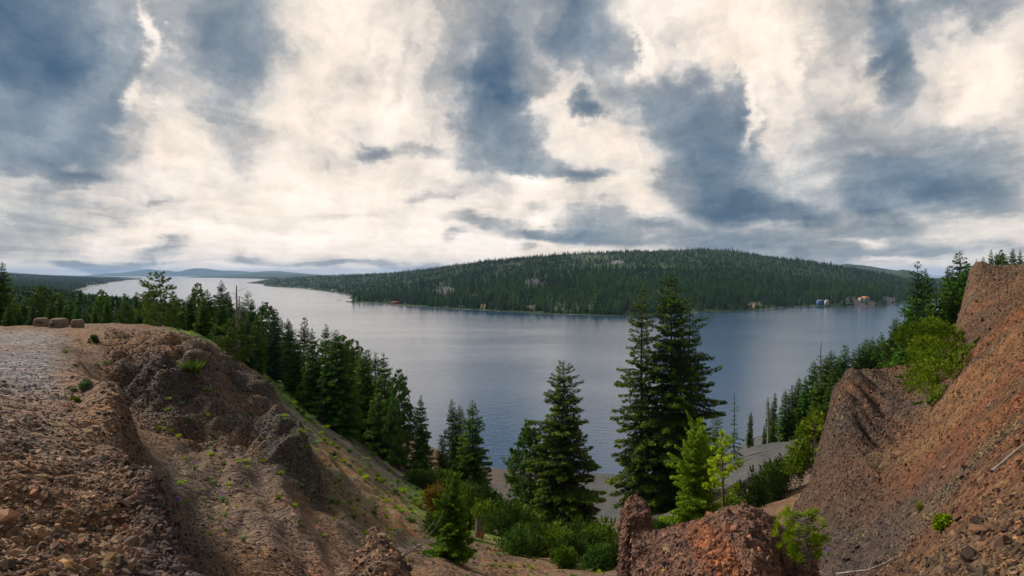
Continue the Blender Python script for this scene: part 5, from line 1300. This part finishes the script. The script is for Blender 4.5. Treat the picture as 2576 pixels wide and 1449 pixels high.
# broken stump
pos, dS = on(1204, 1352); k_ = dS / F
e = bpy.data.objects.new('broken_stump', None); C.objects.link(e); e.location = pos; tag(e, 'splintered grey stump with orange rotten wood in front of the green brush', 'stump')
rg = np.random.default_rng(3)
th = np.linspace(0, 2 * np.pi, 15)[:-1]; rows = []
for zz_, rr_ in ((-.1, 1.25), (.15, 1.0), (.45, .86), (.75, .74), (.9, .6)):
    rows.append(np.c_[np.cos(th) * 10 * k_ * rr_, np.sin(th) * 10 * k_ * rr_, np.full(14, zz_ * 46 * k_) + (rg.uniform(0, .35, 14) * 46 * k_ if zz_ > .8 else 0)])
Vs = np.concatenate(rows); idx = np.arange(70).reshape(5, 14); nx = np.roll(idx, -1, 1)
raw_mesh('trunk', Vs, np.stack([idx[:-1], nx[:-1], nx[1:], idx[1:]], -1).reshape(-1, 4), plain('stump_wood', (120, 112, 108), noise=(9.0, (70, 64, 62)))).parent = e
seg = [(np.array([[math.cos(a) * 9 * k_, math.sin(a) * 9 * k_, 0], [math.cos(a) * 16 * k_, math.sin(a) * 16 * k_, rg.uniform(8, 26) * k_]]), np.array([3.2, .4]) * k_) for a in np.linspace(-2.2, 1.2, 11)]
v, f = tubes(seg, 4); raw_mesh('splinters', v, f, plain('rotten_wood', (196, 126, 84), noise=(9.0, (150, 90, 56)))).parent = e

# ------------------------------------------------------------------ stone monuments on the plateau
M_mon = plain('monument_stone', (128, 106, 88), noise=(2.5, (108, 90, 74)))
M_plq = plain('plaque_metal', (52, 54, 66), .4, .5); M_ink = plain('engraving', (44, 34, 30))
def monument(x0, x1, yt, yb, rz, label, extra):
    cx = (x0 + x1) / 2; d_ = min(max(hit(cx, yb - 1) or 60, 50), 66); z0 = float(hill_z(np.array([(cx - HX) / F * d_]), np.array([d_]))[0]) - .08
    w = (x1 - x0) / F * d_ * .5; h = H + (HY - yt) / F * d_ - z0; dp = w * .78
    e = bpy.data.objects.new('stone_monument', None); C.objects.link(e); e.location = ((cx - HX) / F * d_, d_, z0); e.rotation_euler = (0, 0, rz); tag(e, label, 'monument')
    n = 40; m_ = 22; th = np.linspace(0, 2 * np.pi, n + 1)[:-1]; rows = []
    for i in range(m_):
        u = i / (m_ - 1)
        zc = h * (u if u < .62 else .62 + .38 * math.sin((u - .62) / .38 * 1.57)); s_ = 1.0 - .05 * u if u < .62 else .97 * math.cos((u - .62) / .38 * 1.5) ** .55
        cc = np.sign(np.cos(th)) * np.abs(np.cos(th)) ** .38; ss = np.sign(np.sin(th)) * np.abs(np.sin(th)) ** .38
        nn = 1 + .03 * fbm(cc * 3 + rz * 9, ss * 3, np.full(n, u * 4), seed=7)
        rows.append(np.c_[cc * w * s_ * nn, ss * dp * s_ * nn, np.full(n, zc)])
    Vm = np.concatenate(rows); idx = np.arange(n * m_).reshape(m_, n); nx = np.roll(idx, -1, 1)
    raw_mesh('block', Vm, np.stack([idx[:-1], nx[:-1], nx[1:], idx[1:]], -1).reshape(-1, 4), M_mon, smooth=True).parent = e
    def box(nm, cx_, cz, bw, bh, mat, th_=.03):
        y = -dp - .015; v = [(cx_ + a * bw / 2, y + b * th_, cz + c_ * bh / 2) for b in (-1, 1) for c_ in (-1, 1) for a in (-1, 1)]
        return v
    Fb = np.array([(0, 1, 3, 2), (4, 6, 7, 5), (0, 4, 5, 1), (2, 3, 7, 6), (0, 2, 6, 4), (1, 5, 7, 3)])
    for nm, mat, bl in extra(w, h):
        vs = []; fs = []
        for b_ in bl: fs.append(Fb + len(vs)); vs += box(nm, *b_, mat)
        raw_mesh(nm, np.array(vs), np.concatenate(fs), mat).parent = e
    return e
def ex1(w, h):
    r_ = random.Random(2); bl = []
    for ln, (zc, n_) in enumerate(((.66, 5), (.54, 11))):
        for k in range(n_): bl.append((-w * .5 + w * (k + (3 if ln == 0 else 0)) * .1, h * zc - k * .004, w * .06, h * r_.uniform(.03, .06)))
    return [('inscription', M_ink, bl)]
def ex2(w, h): return [('plaque', M_plq, [(-w * .34, h * .46, w * .52, h * .36)])]
def ex3(w, h): return [('inscription', M_ink, [(-w * .3, h * .72, w * .1, h * .12), (-w * .3, h * .4, w * .16, h * .14), (-w * .62, h * .3, w * .1, h * .08)])]
monument(88, 120, 799, 822, .12, 'leftmost rounded stone monument with faint lettering on the gravel plateau', ex1)
monument(129, 168, 800, 824, -.05, 'widest stone monument with a square dark plaque', ex2)
monument(180, 210, 803, 826, .45, 'rightmost stone monument with a few dark marks', ex3)
pb, db = on(45, 845)

# ------------------------------------------------------------------ buildings, docks and a boat along the shores
def boxv(x0, x1, y0, y1, z0, z1): return [(x, y, z) for z in (z0, z1) for y in (y0, y1) for x in (x0, x1)]
BF = np.array([(0, 2, 3, 1), (4, 5, 7, 6), (0, 1, 5, 4), (2, 6, 7, 3), (0, 4, 6, 2), (1, 3, 7, 5)])
def boxes(name, bl, mat, parent):
    vs = []; fs = []
    for b_ in bl: fs.append(BF + len(vs)); vs += boxv(*b_)
    o = raw_mesh(name, np.array(vs), np.concatenate(fs), mat); o.parent = parent; return o
def gable(name, x0, x1, y0, y1, z, rise, mat, parent, ov=.5):
    ym = (y0 + y1) / 2; t_ = .25
    V_ = [(x0 - ov, y0 - ov, z), (x1 + ov, y0 - ov, z), (x1 + ov, ym, z + rise), (x0 - ov, ym, z + rise), (x1 + ov, y1 + ov, z), (x0 - ov, y1 + ov, z)]
    V_ += [(a, b, c - t_) for a, b, c in V_]
    F_ = [(0, 1, 2, 3), (3, 2, 4, 5), (6, 9, 8, 7), (9, 11, 10, 8), (0, 6, 7, 1), (5, 4, 10, 11), (1, 7, 8, 2), (2, 8, 10, 4), (0, 3, 9, 6), (3, 5, 11, 9)]
    o = raw_mesh(name, np.array(V_), np.array(F_), mat); o.parent = parent; return o
M_glass = plain('window_glass', (50, 64, 74), .15, .6); M_white = plain('white_boards', (178, 176, 170)); M_orr = plain('orange_roof', (196, 128, 78)); M_red = plain('red_boards', (150, 62, 48))
M_wood = plain('dock_planks', (176, 150, 122)); M_blue = plain('blue_boards', (70, 104, 150)); M_grey = plain('grey_roof', (120, 122, 128)); M_dkw = plain('dark_boards', (70, 62, 60))
def house(px, py, w, dp, h, walls, roof, label, rise=1.6, wing=False, zf=far_z, d=None):
    if d is None:
        ds = np.linspace(1050, 3800, 1600); q = surf_py(zf, px, ds); kx = np.argmax(q <= py); d = float(ds[kx])
    e = bpy.data.objects.new('lake_house', None); C.objects.link(e); e.location = at(px, py, d) + Vector((0, 0, .3)); tag(e, label, 'house')
    boxes('wall', [(-w / 2, w / 2, 0, dp, -4, h)] + ([(-w * .95, -w / 2, 1, dp - 1, -4, h * .8)] if wing else []), walls, e)
    gable('roof', -w / 2, w / 2, 0, dp, h, rise, roof, e)
    if wing: gable('roof', -w * .95, -w / 2 - .6, 1, dp - 1, h * .8, rise * .7, roof, e)
    n = max(2, int(w / 3))
    for k in range(n): boxes('window', [(-w / 2 + w * (k + .18) / n, -w / 2 + w * (k + .82) / n, -.06, .02, h * .3, h * .75)], M_glass, e)
    return e
house(2180, 757, 13, 9, 6.0, M_white, M_orr, 'white house with bright orange roof on the rocky point', 2.4, True)
house(2066, 763, 11, 8, 4.5, M_blue, M_grey, 'blue boathouse at the left end of the long dock', d=1352)
house(2081, 762, 6, 5, 3.5, M_white, M_white, 'small white hut beside the blue boathouse', d=1358)
house(2156, 741, 11, 8, 4, M_dkw, M_grey, 'dark cabin on the hilltop above the rocky point')
house(997, 766, 13, 8, 4.5, M_red, M_red, 'low red house at the waterline across the lake', d=1462)
house(780, 729, 14, 9, 5, M_white, M_white, 'white lakeside house near the distant headland', d=2950)
house(838, 733, 14, 9, 5, M_white, M_grey, 'pale lakeside house in the distant bay', d=2520)
def dock(px0, px1, py, label, posts=5):
    d_ = 60.0 * F / (py - 690); x0 = (px0 - HX) / F * d_; x1 = (px1 - HX) / F * d_
    e = bpy.data.objects.new('dock', None); C.objects.link(e); e.location = (0, d_, 0); tag(e, label, 'dock')
    boxes('deck', [(x0, x1, 0, 3, .5, .9)], M_wood, e); 
    for k in range(posts): boxes('post', [(x0 + (x1 - x0) * k / (posts - 1) - .2, x0 + (x1 - x0) * k / (posts - 1) + .2, -.3, 0, -2, 1.3)], M_dkw, e)
dock(2064, 2118, 771.5, 'long wooden dock in front of the blue boathouse', 9)
dock(2120, 2138, 770.5, 'short dock between the long dock and the rocky point', 4)
dock(845, 859, 755.5, 'thin dock jutting out from the wooded headland', 4)
dock(853, 862, 739, 'small dock in the bay behind the wooded headland', 3)
dock(942, 958, 764.3, 'dock at the shore left of the red house', 4)
dock(965, 976, 765, 'short dock just left of the red house', 3)
dock(2224, 2240, 766, 'small pale dock right of the rocky point', 3)
dB_ = 60 * F / (721.5 - 690)
e = bpy.data.objects.new('motor_boat', None); C.objects.link(e); e.location = ((268 - HX) / F * dB_, dB_, 0); e.rotation_euler = (0, 0, .3); tag(e, 'tiny dark motor boat far out on the left arm of the lake', 'boat')
hv = np.array([(-4, 0, .9), (-3.6, -1.3, 1), (2.5, -1.4, 1.1), (5, 0, 1.4), (2.5, 1.4, 1.1), (-3.6, 1.3, 1), (-3.6, 0, -.3), (-3.4, -.9, -.3), (2, -.9, -.3), (4, 0, -.2), (2, .9, -.3), (-3.4, .9, -.3)])
raw_mesh('hull', hv, np.array([(0, 6, 7, 1), (1, 7, 8, 2), (2, 8, 9, 3), (3, 9, 10, 4), (4, 10, 11, 5), (5, 11, 6, 0), (0, 1, 2, 5), (2, 3, 4, 5)]), M_dkw).parent = e
boxes('cabin', [(-1.5, 1.2, -.9, .9, 1, 2.2)], M_white, e)
# ------------------------------------------------------------------ haze
mh = bpy.data.materials.new('haze'); mh.use_nodes = True
th = NT(mh.node_tree)
for n in list(th.n): th.n.remove(n)
oh = th.new('ShaderNodeOutputMaterial'); vp = th.new('ShaderNodeVolumePrincipled')
vp.inputs['Color'].default_value = (0.45, 0.66, 1.0, 1); vp.inputs['Density'].default_value = 2.8e-5; vp.inputs['Anisotropy'].default_value = 0.0
th.link(vp.outputs[0], oh.inputs['Volume'])
hx0, hx1, hy0, hy1, hz0, hz1 = -42000, 42000, -400, 46000, -6, 330
vv = [(x, y, z) for z in (hz0, hz1) for y in (hy0, hy1) for x in (hx0, hx1)]
hz = raw_mesh('haze', vv, [(0, 2, 3, 1), (4, 5, 7, 6), (0, 1, 5, 4), (2, 6, 7, 3), (0, 4, 6, 2), (1, 3, 7, 5)], mh)
tag(hz, kind='stuff')
